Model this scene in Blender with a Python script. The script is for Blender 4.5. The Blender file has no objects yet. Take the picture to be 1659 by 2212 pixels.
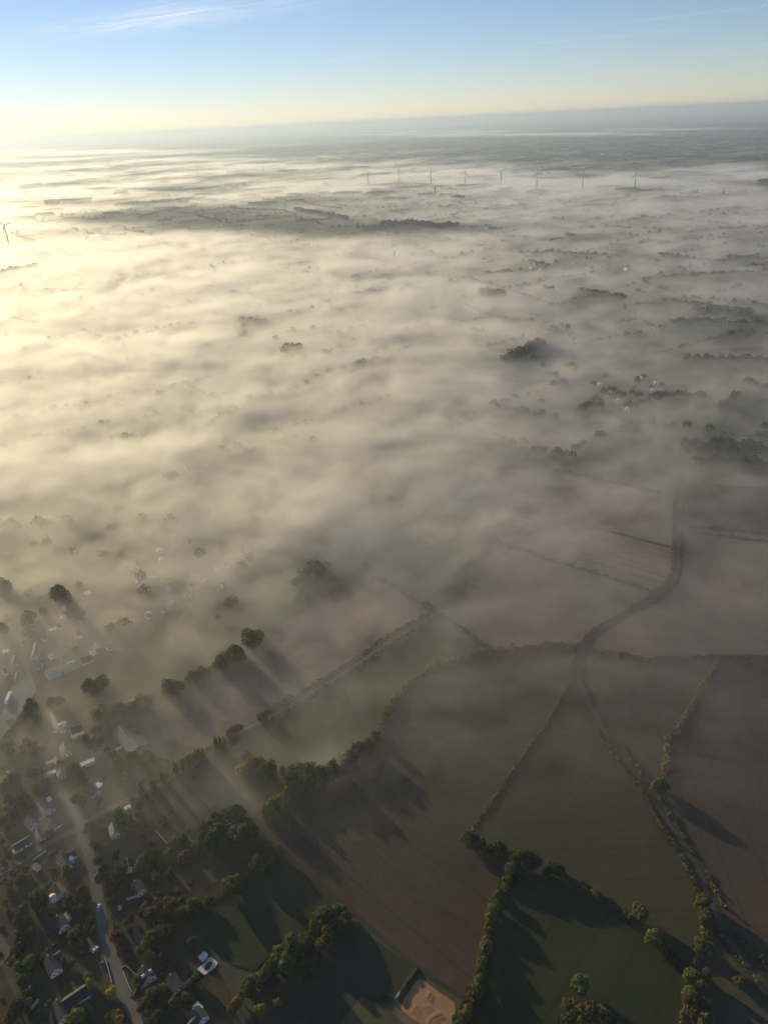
import bpy, bmesh, math, random, time
import numpy as np
from mathutils import Matrix, Vector
T0 = time.time()
sc = bpy.context.scene
C = sc.collection
PI = math.pi

# ------------------------------------------------------------------ camera
PITCH = math.radians(26.8); ROLL = math.atan(81 / 1659); CAM_Z = 400.0; FOCAL = 1671.5
FW = Vector((0, math.cos(PITCH), -math.sin(PITCH))); R0 = Vector((1, 0, 0)); U0 = Vector((0, math.sin(PITCH), math.cos(PITCH)))
XA = math.cos(ROLL) * R0 - math.sin(ROLL) * U0
YA = math.sin(ROLL) * R0 + math.cos(ROLL) * U0
cam = bpy.data.cameras.new('camera'); cam_o = bpy.data.objects.new('camera', cam); C.objects.link(cam_o)
M = Matrix((XA, YA, -FW)).transposed().to_4x4(); M.translation = (0, 0, CAM_Z); cam_o.matrix_world = M
cam.sensor_fit = 'VERTICAL'; cam.sensor_height = 24; cam.lens = 24 * FOCAL / 2212
cam.clip_start = 1; cam.clip_end = 300000
sc.camera = cam_o

# ------------------------------------------------------------------ sky and sun
SUN_AZ, SUN_EL = -42.0, 14.0
world = bpy.data.worlds.new('World'); sc.world = world; world.use_nodes = True
wn = world.node_tree
sky = wn.nodes.new('ShaderNodeTexSky'); sky.sky_type = 'NISHITA'; sky.sun_disc = False
sky.sun_elevation = math.radians(SUN_EL); sky.sun_rotation = math.radians(SUN_AZ)
sky.altitude = 700; sky.air_density = 0.9; sky.dust_density = 0.06; sky.ozone_density = 3.0
wbg = wn.nodes['Background']; wbg.inputs['Strength'].default_value = 0.105
sun = bpy.data.lights.new('sun', 'SUN'); sun.energy = 4.6; sun.color = (1.0, 0.785, 0.405); sun.angle = math.radians(0.9)
sun_o = bpy.data.objects.new('sun', sun); C.objects.link(sun_o)
_a, _e = math.radians(SUN_AZ), math.radians(SUN_EL)
SUN_DIR = Vector((math.sin(_a) * math.cos(_e), math.cos(_a) * math.cos(_e), math.sin(_e)))
sun_o.rotation_euler = SUN_DIR.to_track_quat('Z', 'Y').to_euler()
vs = sc.view_settings
vs.view_transform = 'Standard'; vs.look = 'None'; vs.exposure = 0.17; vs.gamma = 1.0; vs.use_curve_mapping = False
cy = sc.cycles
cy.use_denoising = True; cy.use_adaptive_sampling = True; cy.adaptive_threshold = 0.04; cy.adaptive_min_samples = 16
cy.volume_bounces = 2; cy.max_bounces = 6; cy.diffuse_bounces = 2; cy.glossy_bounces = 2; cy.transmission_bounces = 2
cy.volume_step_rate = 7.0; cy.volume_max_steps = 256; cy.time_limit = 900
sc.render.use_persistent_data = False

# thin cirrus in the sky, laid on a plane high above the ground (direction divided by its height)
def wnode(t, **k):
    n = wn.nodes.new(t)
    for a, b in k.items(): setattr(n, a, b)
    return n
def wmath(op, a, b=None, c=None):
    n = wnode('ShaderNodeMath', operation=op)
    for i, v in enumerate((a, b, c)):
        if v is None: continue
        if isinstance(v, (int, float)): n.inputs[i].default_value = v
        else: wn.links.new(v, n.inputs[i])
    return n.outputs[0]

def pix_ray(x, y):
    d = Vector(XA) * ((x - 829.5) / FOCAL) + Vector(YA) * ((1106 - y) / FOCAL) + Vector(FW)
    return d.normalized()
_tc = wnode('ShaderNodeTexCoord'); _sp = wnode('ShaderNodeSeparateXYZ'); wn.links.new(_tc.outputs['Generated'], _sp.inputs[0])
_z = wmath('MAXIMUM', _sp.outputs[2], 0.02)
_px = wmath('DIVIDE', _sp.outputs[0], _z); _py = wmath('DIVIDE', _sp.outputs[1], _z)
_p0, _p1 = pix_ray(150, 76), pix_ray(640, -4)
_a0 = Vector((_p0.x / _p0.z, _p0.y / _p0.z)); _a1 = Vector((_p1.x / _p1.z, _p1.y / _p1.z))
_mid = (_a0 + _a1) / 2; _t = (_a1 - _a0); _len = _t.length / 2; _t.normalize()
_u = wmath('ADD', wmath('MULTIPLY', wmath('SUBTRACT', _px, _mid.x), _t.x), wmath('MULTIPLY', wmath('SUBTRACT', _py, _mid.y), _t.y))
_v = wmath('ADD', wmath('MULTIPLY', wmath('SUBTRACT', _px, _mid.x), -_t.y), wmath('MULTIPLY', wmath('SUBTRACT', _py, _mid.y), _t.x))
_cmb = wnode('ShaderNodeCombineXYZ'); wn.links.new(wmath('MULTIPLY', _u, 0.9), _cmb.inputs[0]); wn.links.new(wmath('MULTIPLY', _v, 5.0), _cmb.inputs[1])
_no = wnode('ShaderNodeTexNoise'); _no.inputs['Scale'].default_value = 1.0; _no.inputs['Detail'].default_value = 7; _no.inputs['Distortion'].default_value = 1.2
wn.links.new(_cmb.outputs[0], _no.inputs['Vector'])
def gauss(x, s): return wmath('EXPONENT', wmath('MULTIPLY', wmath('MULTIPLY', x, x), -1.0 / (s * s)))
_wob = wmath('ADD', _v, wmath('MULTIPLY', wmath('SUBTRACT', _no.outputs['Fac'], 0.5), 0.5))
_band = wmath('MULTIPLY', gauss(_wob, 0.62), gauss(_u, _len * 0.95))
_fine = wmath('MULTIPLY', _band, wmath('MULTIPLY', wmath('SUBTRACT', _no.outputs['Fac'], 0.30), 2.6))
_no2 = wnode('ShaderNodeTexNoise'); _no2.inputs['Scale'].default_value = 0.22; _no2.inputs['Detail'].default_value = 6
wn.links.new(_cmb.outputs[0], _no2.inputs['Vector'])
_veil = wmath('MULTIPLY', wmath('MAXIMUM', wmath('SUBTRACT', _no2.outputs['Fac'], 0.55), 0.0), 0.5)
_cl = wmath('MINIMUM', wmath('MAXIMUM', wmath('ADD', wmath('MULTIPLY', _fine, 0.62), _veil), 0.0), 0.6)
_cl = wmath('MULTIPLY', _cl, wmath('GREATER_THAN', _sp.outputs[2], 0.03))
_mx = wnode('ShaderNodeMix', data_type='RGBA'); wn.links.new(_cl, _mx.inputs['Factor'])
_tint = wnode('ShaderNodeMix', data_type='RGBA', blend_type='MULTIPLY'); _tint.inputs['Factor'].default_value = 1.0
wn.links.new(sky.outputs[0], _tint.inputs[6]); _tint.inputs[7].default_value = (1.04, .935, .98, 1)
wn.links.new(_tint.outputs[2], _mx.inputs[6]); _mx.inputs[7].default_value = (9.0, 9.0, 9.0, 1)
wn.links.new(_mx.outputs[2], wbg.inputs['Color'])

# ------------------------------------------------------------------ placing helpers
_F, _X, _Y = np.array(FW), np.array(XA), np.array(YA)
def ground_at(x, y, z=0.0):
    """place on the land that lies at photograph position x, y (1659 wide), at height z"""
    d = pix_ray(x, y); t = (CAM_Z - z) / -d.z
    return Vector((d.x * t, d.y * t, z))
def to_pix(X_, Y_, Z_):
    q = np.stack([X_, Y_, Z_ - CAM_Z], -1); d = q @ _F
    return 829.5 + FOCAL * (q @ _X) / d, 1106 - FOCAL * (q @ _Y) / d
def metres(x, y, z=0.0):
    """size in metres of one photograph step, across, at x, y"""
    return (ground_at(x + 1, y, z) - ground_at(x, y, z)).length
SHEET = dict(A=(0, 1576, .35), B=(497.7, 1576, .35), C=(995.4, 1576, .4), D=(0, 1119.8, .35), E=(497.7, 1119.8, .35), F=(995.4, 995.4, .4),
             P1=(0, 1880.5, .15), P2=(207.4, 1880.5, .15), P3=(0, 1659, .15), P4=(165.9, 1659, .15), P5=(0, 1493.1, .2), P6=(0, 1244.3, .2),
             P7=(248.9, 1119.8, .2), P8=(788, 2046.4, .15), G1=(0, 207.4, .5), G2=(829.5, 207.4, .5), G3=(0, 580.6, .5), G4=(829.5, 580.6, .5), V=(0, 0, 1))
def V(s, p): a = SHEET[s]; return (a[0] + p[0] * a[2], a[1] + p[1] * a[2])
def W(s, p, z=0.0): return ground_at(*V(s, p), z)
def Ws(s, pts, z=0.0): return [W(s, p, z) for p in pts]

def row_dir_along(s, p, q):
    a, b = W(s, p), W(s, q); return -(math.atan2(b.y - a.y, b.x - a.x) + PI / 2)
# ------------------------------------------------------------------ materials
def nodes_of(m): m.use_nodes = True; return m.node_tree, m.node_tree.nodes['Principled BSDF']
def N(nt, t, **k):
    n = nt.nodes.new(t)
    for a, b in k.items(): setattr(n, a, b)
    return n
def plain(name, col, rough=0.7, noise=0.0, scale=1.0, metallic=0.0):
    m = bpy.data.materials.new(name); nt, b = nodes_of(m)
    b.inputs['Base Color'].default_value = (*col, 1); b.inputs['Roughness'].default_value = rough; b.inputs['Metallic'].default_value = metallic
    if noise:
        tc = N(nt, 'ShaderNodeTexCoord'); no = N(nt, 'ShaderNodeTexNoise'); no.inputs['Scale'].default_value = scale; no.inputs['Detail'].default_value = 5
        nt.links.new(tc.outputs['Object'], no.inputs['Vector'])
        rp = N(nt, 'ShaderNodeValToRGB'); e = rp.color_ramp.elements
        e[0].position = .3; e[1].position = .7
        e[0].color = (*[c * (1 - noise) for c in col], 1); e[1].color = (*[min(1, c * (1 + noise)) for c in col], 1)
        nt.links.new(no.outputs['Fac'], rp.inputs[0]); nt.links.new(rp.outputs[0], b.inputs['Base Color'])
    return m
def mixrgb(nt, fac, a, b, mode='MIX'):
    n = N(nt, 'ShaderNodeMix', data_type='RGBA', blend_type=mode)
    for s, v in ((n.inputs['Factor'], fac), (n.inputs[6], a), (n.inputs[7], b)):
        if isinstance(v, (int, float)): s.default_value = v
        elif isinstance(v, tuple): s.default_value = (*v, 1)
        else: nt.links.new(v, s)
    return n.outputs[2]
def field_mat(name, c1, c2, c3, row_dir=None, row_gap=3.0, row_amt=0.25, rough=0.9, patch=60.0):
    """soil or grass: broad patches, fine mottling and worked rows in world metres"""
    m = bpy.data.materials.new(name); nt, b = nodes_of(m)
    if name != 'farmland': c1, c2, c3 = [tuple(v * .82 for v in c) for c in (c1, c2, c3)]
    g = N(nt, 'ShaderNodeNewGeometry'); pos = g.outputs['Position']
    def noise(sc_, det, dist=0.0):
        n = N(nt, 'ShaderNodeTexNoise'); n.inputs['Scale'].default_value = sc_; n.inputs['Detail'].default_value = det; n.inputs['Distortion'].default_value = dist
        nt.links.new(pos, n.inputs['Vector']); return n.outputs['Fac']
    def ramp(v, a, b_):
        r = N(nt, 'ShaderNodeMapRange'); r.inputs[1].default_value = a; r.inputs[2].default_value = b_; nt.links.new(v, r.inputs[0]); return r.outputs[0]
    big = ramp(noise(1 / patch, 4, 0.6), .38, .62)
    med = ramp(noise(1 / 9.0, 6), .35, .68)
    fine = ramp(noise(0.55, 4), .3, .7)
    col = mixrgb(nt, big, c1, c2)
    mm = N(nt, 'ShaderNodeMath', operation='MULTIPLY'); nt.links.new(med, mm.inputs[0]); mm.inputs[1].default_value = .55
    col = mixrgb(nt, mm.outputs[0], col, c3)
    hgt = fine
    if row_dir is not None:
        mp = N(nt, 'ShaderNodeMapping', vector_type='POINT'); mp.inputs['Rotation'].default_value = (0, 0, row_dir); nt.links.new(pos, mp.inputs[0])
        wv = N(nt, 'ShaderNodeTexWave', wave_type='BANDS', bands_direction='X'); wv.inputs['Scale'].default_value = 0.314 / row_gap
        wv.inputs['Distortion'].default_value = .6; wv.inputs['Detail'].default_value = 2; wv.inputs['Detail Scale'].default_value = 0.3
        nt.links.new(mp.outputs[0], wv.inputs['Vector'])
        m2 = N(nt, 'ShaderNodeMath', operation='MULTIPLY'); nt.links.new(wv.outputs['Fac'], m2.inputs[0]); nt.links.new(ramp(noise(1 / 45, 3), .35, .65), m2.inputs[1])
        m3 = N(nt, 'ShaderNodeMath', operation='MULTIPLY'); nt.links.new(m2.outputs[0], m3.inputs[0]); m3.inputs[1].default_value = row_amt
        w2 = N(nt, 'ShaderNodeTexWave', wave_type='BANDS', bands_direction='X'); w2.inputs['Scale'].default_value = 0.314 / 21.0; w2.inputs['Distortion'].default_value = .35; w2.inputs['Detail Scale'].default_value = .05
        nt.links.new(mp.outputs[0], w2.inputs['Vector']); pw = N(nt, 'ShaderNodeMath', operation='POWER'); nt.links.new(w2.outputs['Fac'], pw.inputs[0]); pw.inputs[1].default_value = 60
        pm = N(nt, 'ShaderNodeMath', operation='MULTIPLY'); nt.links.new(pw.outputs[0], pm.inputs[0]); pm.inputs[1].default_value = .45
        col = mixrgb(nt, pm.outputs[0], col, mixrgb(nt, 1.0, col, (.6, .58, .55), 'MULTIPLY'))
        dk = mixrgb(nt, 1.0, col, (.62, .6, .58), 'MULTIPLY')
        col = mixrgb(nt, m3.outputs[0], col, dk); hgt = m3.outputs[0]
    sp = mixrgb(nt, 1.0, col, (1.22, 1.2, 1.15), 'MULTIPLY'); fm = N(nt, 'ShaderNodeMath', operation='MULTIPLY'); nt.links.new(fine, fm.inputs[0]); fm.inputs[1].default_value = .4
    col = mixrgb(nt, fm.outputs[0], col, sp)
    nt.links.new(col, b.inputs['Base Color']); b.inputs['Roughness'].default_value = rough
    b.inputs['Specular IOR Level'].default_value = 0.15
    bp = N(nt, 'ShaderNodeBump'); bp.inputs['Strength'].default_value = 0.3; bp.inputs['Distance'].default_value = 0.2
    nt.links.new(fine, bp.inputs['Height']); nt.links.new(bp.outputs[0], b.inputs['Normal'])
    return m
def leaf_mat(name, col, var=0.35, trans=0.38):
    m = bpy.data.materials.new(name); nt, b = nodes_of(m)
    g = N(nt, 'ShaderNodeNewGeometry'); oi = N(nt, 'ShaderNodeObjectInfo')
    dark = tuple(c * (1 - var) for c in col); lite = (min(1, col[0] * (1 + var * 1.2)), min(1, col[1] * (1 + var)), col[2] * (1 + var * .6))
    c = mixrgb(nt, g.outputs['Random Per Island'], dark, lite)
    hs = N(nt, 'ShaderNodeHueSaturation')
    for inp, a, b_ in (('Hue', .485, .515), ('Value', .72, 1.3)):
        r = N(nt, 'ShaderNodeMapRange'); nt.links.new(oi.outputs['Random'], r.inputs[0]); r.inputs[3].default_value = a; r.inputs[4].default_value = b_; nt.links.new(r.outputs[0], hs.inputs[inp])
    nt.links.new(c, hs.inputs['Color'])
    nt.links.new(hs.outputs[0], b.inputs['Base Color']); b.inputs['Roughness'].default_value = .65; b.inputs['Specular IOR Level'].default_value = .25
    tr = N(nt, 'ShaderNodeBsdfTranslucent'); nt.links.new(hs.outputs[0], tr.inputs['Color'])
    mx = N(nt, 'ShaderNodeMixShader'); mx.inputs[0].default_value = trans
    out = nt.nodes['Material Output']
    nt.links.new(b.outputs[0], mx.inputs[1]); nt.links.new(tr.outputs[0], mx.inputs[2]); nt.links.new(mx.outputs[0], out.inputs['Surface'])
    return m
LEAF = dict(g=leaf_mat('leaf_green', (.115, .14, .03)), d=leaf_mat('leaf_dark_green', (.058, .082, .026)), o=leaf_mat('leaf_olive', (.135, .118, .045)),
            y=leaf_mat('leaf_yellow', (.36, .27, .025)), r=leaf_mat('leaf_russet', (.19, .075, .035)), e=leaf_mat('leaf_red', (.22, .035, .035)),
            b=leaf_mat('leaf_brown', (.15, .10, .048)), p=leaf_mat('leaf_poplar', (.24, .25, .055)))
BARK = plain('bark', (.07, .055, .04), .9, .3, 3)
SOIL = field_mat('soil', (.082, .058, .038), (.106, .078, .052), (.064, .046, .031), row_dir_along('B', (310, 738), (1150, 1470)), 4.5, .3, patch=85)
SOIL2 = field_mat('soil_reddish', (.09, .064, .046), (.108, .076, .055), (.074, .054, .04), row_dir_along('C', (1300, 300), (1560, 1000)), 4.0, .45)
SOIL4 = field_mat('soil_dusky', (.06, .05, .042), (.075, .06, .05), (.05, .043, .036), row_dir_along('F', (1400, 1150), (1300, 1600)), 5.0, .3)
SOIL3 = field_mat('soil_pale', (.175, .13, .102), (.21, .155, .12), (.145, .11, .088), row_dir_along('F', (700, 1000), (1600, 1030)), 9.0, .3)
STRIPE = field_mat('stubble_striped', (.235, .178, .138), (.26, .195, .15), (.2, .15, .115), row_dir_along('F', (200, 330), (1040, 570)), 12.0, 1.3)
OLIVE = field_mat('olive_grass', (.066, .063, .03), (.078, .07, .036), (.06, .053, .032), row_dir_along('C', (100, 600), (1200, 560)), 6.0, .4)
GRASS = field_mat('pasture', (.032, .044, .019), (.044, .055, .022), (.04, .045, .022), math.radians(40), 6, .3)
GRASS2 = field_mat('meadow', (.066, .085, .036), (.085, .098, .045), (.07, .078, .038), None)
DARKG = field_mat('dark_crop_and_shade', (.035, .045, .028), (.05, .055, .036), (.045, .04, .03), math.radians(10), 5, .3)
LAWN = field_mat('garden_ground', (.032, .04, .018), (.068, .06, .034), (.075, .06, .042), None, patch=14.0)
SAND = field_mat('arena_sand', (.40, .235, .11), (.44, .265, .13), (.35, .205, .098), None, patch=12)
BARE = field_mat('bare_plot', (.15, .115, .09), (.18, .14, .11), (.12, .09, .07), None, patch=8)
ASPH = field_mat('asphalt', (.07, .07, .073), (.088, .087, .086), (.058, .058, .062), None, patch=14, rough=.75)
YARD = field_mat('worn_asphalt', (.17, .17, .175), (.2, .2, .2), (.14, .14, .145), None, patch=14, rough=.75)
LANE = field_mat('lane_surface', (.15, .146, .138), (.18, .172, .158), (.125, .12, .115), None, patch=16, rough=.8)
VERGE2 = field_mat('rough_verge', (.042, .048, .022), (.058, .06, .028), (.06, .054, .032), None, patch=10)
VERGE = field_mat('verge_grass', (.075, .082, .034), (.10, .095, .045), (.12, .10, .06), None, patch=12)
TRACK = field_mat('gravel_track', (.20, .175, .14), (.24, .21, .17), (.15, .13, .10), None, patch=10)
WALLS = dict(w=plain('white_render', (.74, .73, .70), .8, .06, .8), c=plain('cream_render', (.6, .55, .45), .8, .08, .8), s=plain('stone_wall', (.34, .3, .25), .9, .25, 1.5))
ROOFS = dict(k=plain('slate_roof', (.028, .031, .04), .75, .25, 1.2), t=plain('brown_tile_roof', (.13, .075, .055), .8, .25, 1.2), g=plain('grey_sheet_roof', (.10, .10, .105), .75, .2, .5),
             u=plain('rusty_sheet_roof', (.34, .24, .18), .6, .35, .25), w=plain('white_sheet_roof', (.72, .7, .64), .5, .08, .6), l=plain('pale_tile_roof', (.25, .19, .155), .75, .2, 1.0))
GLASS = plain('window_glass', (.02, .025, .03), .12); FRAME = plain('white_paint', (.78, .78, .76), .5); DOOR = plain('door_paint', (.10, .08, .07), .6, .2, 2)
STONE = WALLS['s']; CONC = plain('concrete', (.42, .40, .37), .85, .15, .6)
TURB = plain('turbine_backlit_grey', (.26, .27, .28), .6); DARKT = plain('dark_concrete', (.09, .085, .08), .85, .2, .1)  # turbines are white; their backlit darkness is painted into this grey
CARW = plain('car_white', (.75, .76, .78), .25); CARB = plain('car_blue', (.10, .16, .30), .25); TYRE = plain('tyre', (.02, .02, .02), .8); STEEL = plain('steel', (.45, .46, .48), .35, metallic=.6)
WOOD = plain('pole_wood', (.30, .2, .12), .7, .2, 2); PAINTW = plain('pole_white', (.62, .59, .54), .6); WATER = plain('pool_cover', (.03, .028, .026), .35, .3, .6)

# ------------------------------------------------------------------ object helpers
def link(name, me, parent=None, loc=None, rz=0.0):
    o = bpy.data.objects.new(name, me); C.objects.link(o)
    if loc is not None: o.location = loc
    o.rotation_euler = (0, 0, rz)
    if parent is not None: o.parent = parent
    return o
def tag(o, label=None, cat=None, group=None, kind=None):
    if label: o['label'] = label
    if cat: o['category'] = cat
    if group: o['group'] = group
    if kind: o['kind'] = kind
    return o
def mesh(name, v, f, mat=None, smooth=False):
    me = bpy.data.meshes.new(name); me.from_pydata([tuple(p) for p in v], [], f)
    if mat: me.materials.append(mat)
    if smooth: me.polygons.foreach_set('use_smooth', [True] * len(me.polygons))
    me.update(); return me
def empty(name, loc, rz=0.0, s=1.0):
    o = link(name, None, None, loc, rz); o.scale = (s, s, s); o.empty_display_size = .5; return o
class MB:
    def __init__(s): s.v = []; s.f = []
    def add(s, v, f):
        n = len(s.v); s.v += [tuple(p) for p in v]; s.f += [tuple(i + n for i in q) for q in f]; return s
    def box(s, x0, x1, y0, y1, z0, z1):
        return s.add([(x0, y0, z0), (x1, y0, z0), (x1, y1, z0), (x0, y1, z0), (x0, y0, z1), (x1, y0, z1), (x1, y1, z1), (x0, y1, z1)],
                     [(0, 3, 2, 1), (4, 5, 6, 7), (0, 1, 5, 4), (1, 2, 6, 5), (2, 3, 7, 6), (3, 0, 4, 7)])
    def tube(s, p0, p1, r0, r1, n=8):
        p0, p1 = Vector(p0), Vector(p1); d = (p1 - p0).normalized(); a = d.orthogonal().normalized(); b = d.cross(a)
        v = [p0 + (a * math.cos(2 * PI * i / n) + b * math.sin(2 * PI * i / n)) * r0 for i in range(n)] + [p1 + (a * math.cos(2 * PI * i / n) + b * math.sin(2 * PI * i / n)) * r1 for i in range(n)]
        return s.add(v, [(i, (i + 1) % n, n + (i + 1) % n, n + i) for i in range(n)] + [tuple(range(n - 1, -1, -1)), tuple(range(n, 2 * n))])
    def mesh(s, name, mat=None, smooth=False): return mesh(name, s.v, s.f, mat, smooth)

# ------------------------------------------------------------------ the land
g_me = mesh('ground', [(-90000, -3000, -.2), (90000, -3000, -.2), (90000, 90000, -.2), (-90000, 90000, -.2)], [(0, 1, 2, 3)],
            field_mat('open_country', (.075, .075, .045), (.10, .085, .06), (.06, .062, .035), None, patch=400))
tag(link('ground', g_me), 'open farmland reaching to the horizon', kind='structure')

# patchwork of far fields: a turned, uneven grid, each cell one field
rng = np.random.RandomState(11); random.seed(5)
ANG = math.radians(33); CU, CV = 230.0, 165.0
ca, sa = math.cos(ANG), math.sin(ANG)
iu = np.arange(-70, 140); iv = np.arange(-70, 140)
JU = rng.uniform(-.3, .3, (len(iu), len(iv))); JV = rng.uniform(-.3, .3, (len(iu), len(iv)))
UU = (iu[:, None] + JU) * CU; VV = (iv[None, :] + JV) * CV
GX = UU * ca - VV * sa; GY = UU * sa + VV * ca
PALET = np.array([(.12, .085, .065), (.105, .076, .06), (.14, .105, .08), (.06, .076, .032), (.075, .085, .042), (.085, .08, .042), (.05, .062, .032), (.19, .15, .105), (.10, .08, .058)])
fv = {}; fverts = []; ffaces = []; fcols = []; hedge_edges = []
def fvert(i, j):
    if (i, j) not in fv: fv[(i, j)] = len(fverts); fverts.append((GX[i, j], GY[i, j], 0.0))
    return fv[(i, j)]
for i in range(len(iu) - 1):
    for j in range(len(iv) - 1):
        cx = GX[i:i + 2, j:j + 2].mean(); cyy = GY[i:i + 2, j:j + 2].mean()
        if cyy < 620 or cyy > 19000 or abs(cx) > .62 * cyy + 300: continue
        ffaces.append((fvert(i, j), fvert(i + 1, j), fvert(i + 1, j + 1), fvert(i, j + 1)))
        fcols.append(PALET[rng.randint(len(PALET))] * rng.uniform(.85, 1.15))
        for (a, b) in (((i, j), (i + 1, j)), ((i, j), (i, j + 1))):
            hedge_edges.append((GX[a], GY[a], GX[b], GY[b], cyy))
fme = mesh('farmland', fverts, ffaces)
ca_ = fme.color_attributes.new('field_colour', 'FLOAT_COLOR', 'CORNER')
ca_.data.foreach_set('color', np.repeat(np.c_[np.array(fcols), np.ones(len(fcols))], 4, 0).astype(np.float32).ravel())
fm = field_mat('farmland', (1, 1, 1), (.9, .9, .88), (.8, .82, .8), None, patch=90)
_nt = fm.node_tree; _b = _nt.nodes['Principled BSDF']; _src = _b.inputs['Base Color'].links[0].from_socket
_at = N(_nt, 'ShaderNodeVertexColor', layer_name='field_colour'); _nt.links.new(mixrgb(_nt, 1.0, _src, _at.outputs[0], 'MULTIPLY'), _b.inputs['Base Color'])
fme.materials.append(fm)
tag(link('farmland', fme), 'patchwork of brown and green fields under the fog', kind='structure')

def smooth_line(pts, n=6):
    out = []; P = [Vector(p) for p in pts]
    for i in range(len(P) - 1):
        a, b, c, d = P[max(i - 1, 0)], P[i], P[i + 1], P[min(i + 2, len(P) - 1)]
        for k in range(n):
            t = k / n
            out.append(.5 * ((2 * b) + (c - a) * t + (2 * a - 5 * b + 4 * c - d) * t * t + (3 * b - a - 3 * c + d) * t ** 3))
    out.append(P[-1]); return out
def ribbon(name, pts, w, mat, z, label, seed=0, rag=0.06):
    L = smooth_line(pts); r = random.Random(seed); v = []
    for i, p in enumerate(L):
        d = (L[min(i + 1, len(L) - 1)] - L[max(i - 1, 0)]); d.z = 0; d.normalize(); n = Vector((-d.y, d.x, 0))
        ww = w / 2 * (1 + r.uniform(-rag, rag)); w2 = w / 2 * (1 + r.uniform(-rag, rag))
        v += [(p.x + n.x * ww, p.y + n.y * ww, z), (p.x - n.x * w2, p.y - n.y * w2, z)]
    f = [(2 * i, 2 * i + 1, 2 * i + 3, 2 * i + 2) for i in range(len(L) - 1)]
    return tag(link(name, mesh(name, v, f, mat)), label, kind='structure')
_fz = [0.10]
def field(pts, mat, label, rag=1.2, seed=1):
    _fz[0] += .012; r = random.Random(seed + len(pts)); v = []
    P = [Vector(p) for p in pts]
    for i, p in enumerate(P):
        q = P[(i + 1) % len(P)]; n = max(1, int((q - p).length / 14))
        for k in range(n):
            s = p.lerp(q, k / n); v.append((s.x + r.uniform(-rag, rag), s.y + r.uniform(-rag, rag), _fz[0]))
    return tag(link('field', mesh('field', v, [tuple(range(len(v)))], mat)), label, kind='structure')

VIL = [ground_at(*p) for p in ((-220, 1120), (120, 1080), (420, 1110), (640, 1180), (560, 1330), (470, 1430), (300, 1520), (520, 1590), (300, 1720), (560, 1800), (420, 1980), (560, 2300), (-160, 2360))]
o_ = field(VIL, LAWN, 'dull green gardens and yards of the village'); o_.name = 'village_ground'
H1 = Ws('E', [(640, 1500), (880, 1380), (960, 1230), (1050, 1090), (1230, 940), (1420, 880), (1600, 830)]) + Ws('F', [(180, 1040), (420, 1015), (620, 1005)])
LANE_PTS = Ws('F', [(1195, 60), (1185, 200), (1175, 380), (1165, 590), (1112, 690), (1000, 765), (860, 850), (740, 925), (668, 1000), (630, 1080), (626, 1170), (665, 1275), (740, 1400), (820, 1530), (900, 1650)])[:-2] + Ws('C', [(830, 110), (920, 220), (1000, 330), (1070, 440), (1150, 545), (1220, 650), (1290, 790), (1375, 1000), (1500, 1205), (1659, 1400), (1800, 1560)])
field(Ws('B', [(200, 615), (310, 738), (560, 958), (790, 1160), (1150, 1470), (1440, 1655)]) + Ws('C', [(30, 1500), (60, 1420), (100, 1250), (150, 1000), (235, 760), (150, 660), (25, 590), (160, 400), (330, 150)]) + Ws('F', [(440, 1450), (560, 1250), (600, 1180)]) + H1[::-1] + Ws('B', [(560, 290), (430, 380), (310, 450)]),
      SOIL, 'wide bare brown field sweeping down the middle')
field(H1 + Ws('E', [(1580, 800), (1300, 615), (960, 790), (820, 900), (540, 1065), (60, 1350)]) + Ws('B', [(130, 120), (420, 230)]), GRASS2, 'misty green meadow between the track and the brown field')
field([ground_at(*p) for p in ((330, 1530), (420, 1480), (545, 1400), (640, 1330), (740, 1270), (830, 1250), (930, 1325), (827, 1393), (519, 1582), (440, 1618), (360, 1600))], SOIL3, 'pale brown field beyond the poplar row')
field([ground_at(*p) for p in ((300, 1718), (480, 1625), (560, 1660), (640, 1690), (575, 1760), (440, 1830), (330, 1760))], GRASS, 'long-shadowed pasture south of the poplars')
TRI = Ws('F', [(625, 1180), (570, 1260), (450, 1460)]) + Ws('C', [(345, 150), (175, 405), (40, 585), (200, 660), (400, 720), (540, 790), (740, 905), (900, 1025), (1060, 1155), (1225, 1305), (1300, 1150), (1280, 880), (1140, 610), (940, 290), (785, 40)]) + Ws('F', [(660, 1290)])
field(TRI, OLIVE, 'olive stubble field between low hedge and lane')
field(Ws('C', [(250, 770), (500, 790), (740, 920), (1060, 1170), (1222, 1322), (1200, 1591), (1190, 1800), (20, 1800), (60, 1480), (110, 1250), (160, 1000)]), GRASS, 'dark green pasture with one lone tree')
field(Ws('F', [(655, 1075), (900, 1065), (1100, 1085), (1370, 1075), (1290, 1250), (1140, 1480)]) + Ws('C', [(1090, 200), (1060, 300), (1010, 310), (830, 80)]) + Ws('F', [(665, 1240)]), SOIL2, 'reddish brown wedge of field beside the lane')
field(Ws('C', [(1100, 330), (1130, 220), (1220, 140), (1450, 180), (1900, 120), (2000, 1600), (1840, 1540), (1670, 1380), (1510, 1190), (1390, 990), (1300, 780), (1230, 640)]), SOIL2, 'reddish brown ploughed field at the right')
field(Ws('F', [(1390, 1085), (1900, 1085), (2000, 1750), (1659, 1640), (1300, 1600), (1120, 1600), (1240, 1380)]), SOIL4, 'dusky brown field in thin mist at the right')
field(Ws('F', [(690, 1000), (760, 930), (900, 850), (1120, 700), (1190, 600), (1200, 400), (1900, 430), (1950, 1050), (1400, 1050), (1000, 1060)]), SOIL3, 'pale brown field right of the bending lane')
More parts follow.
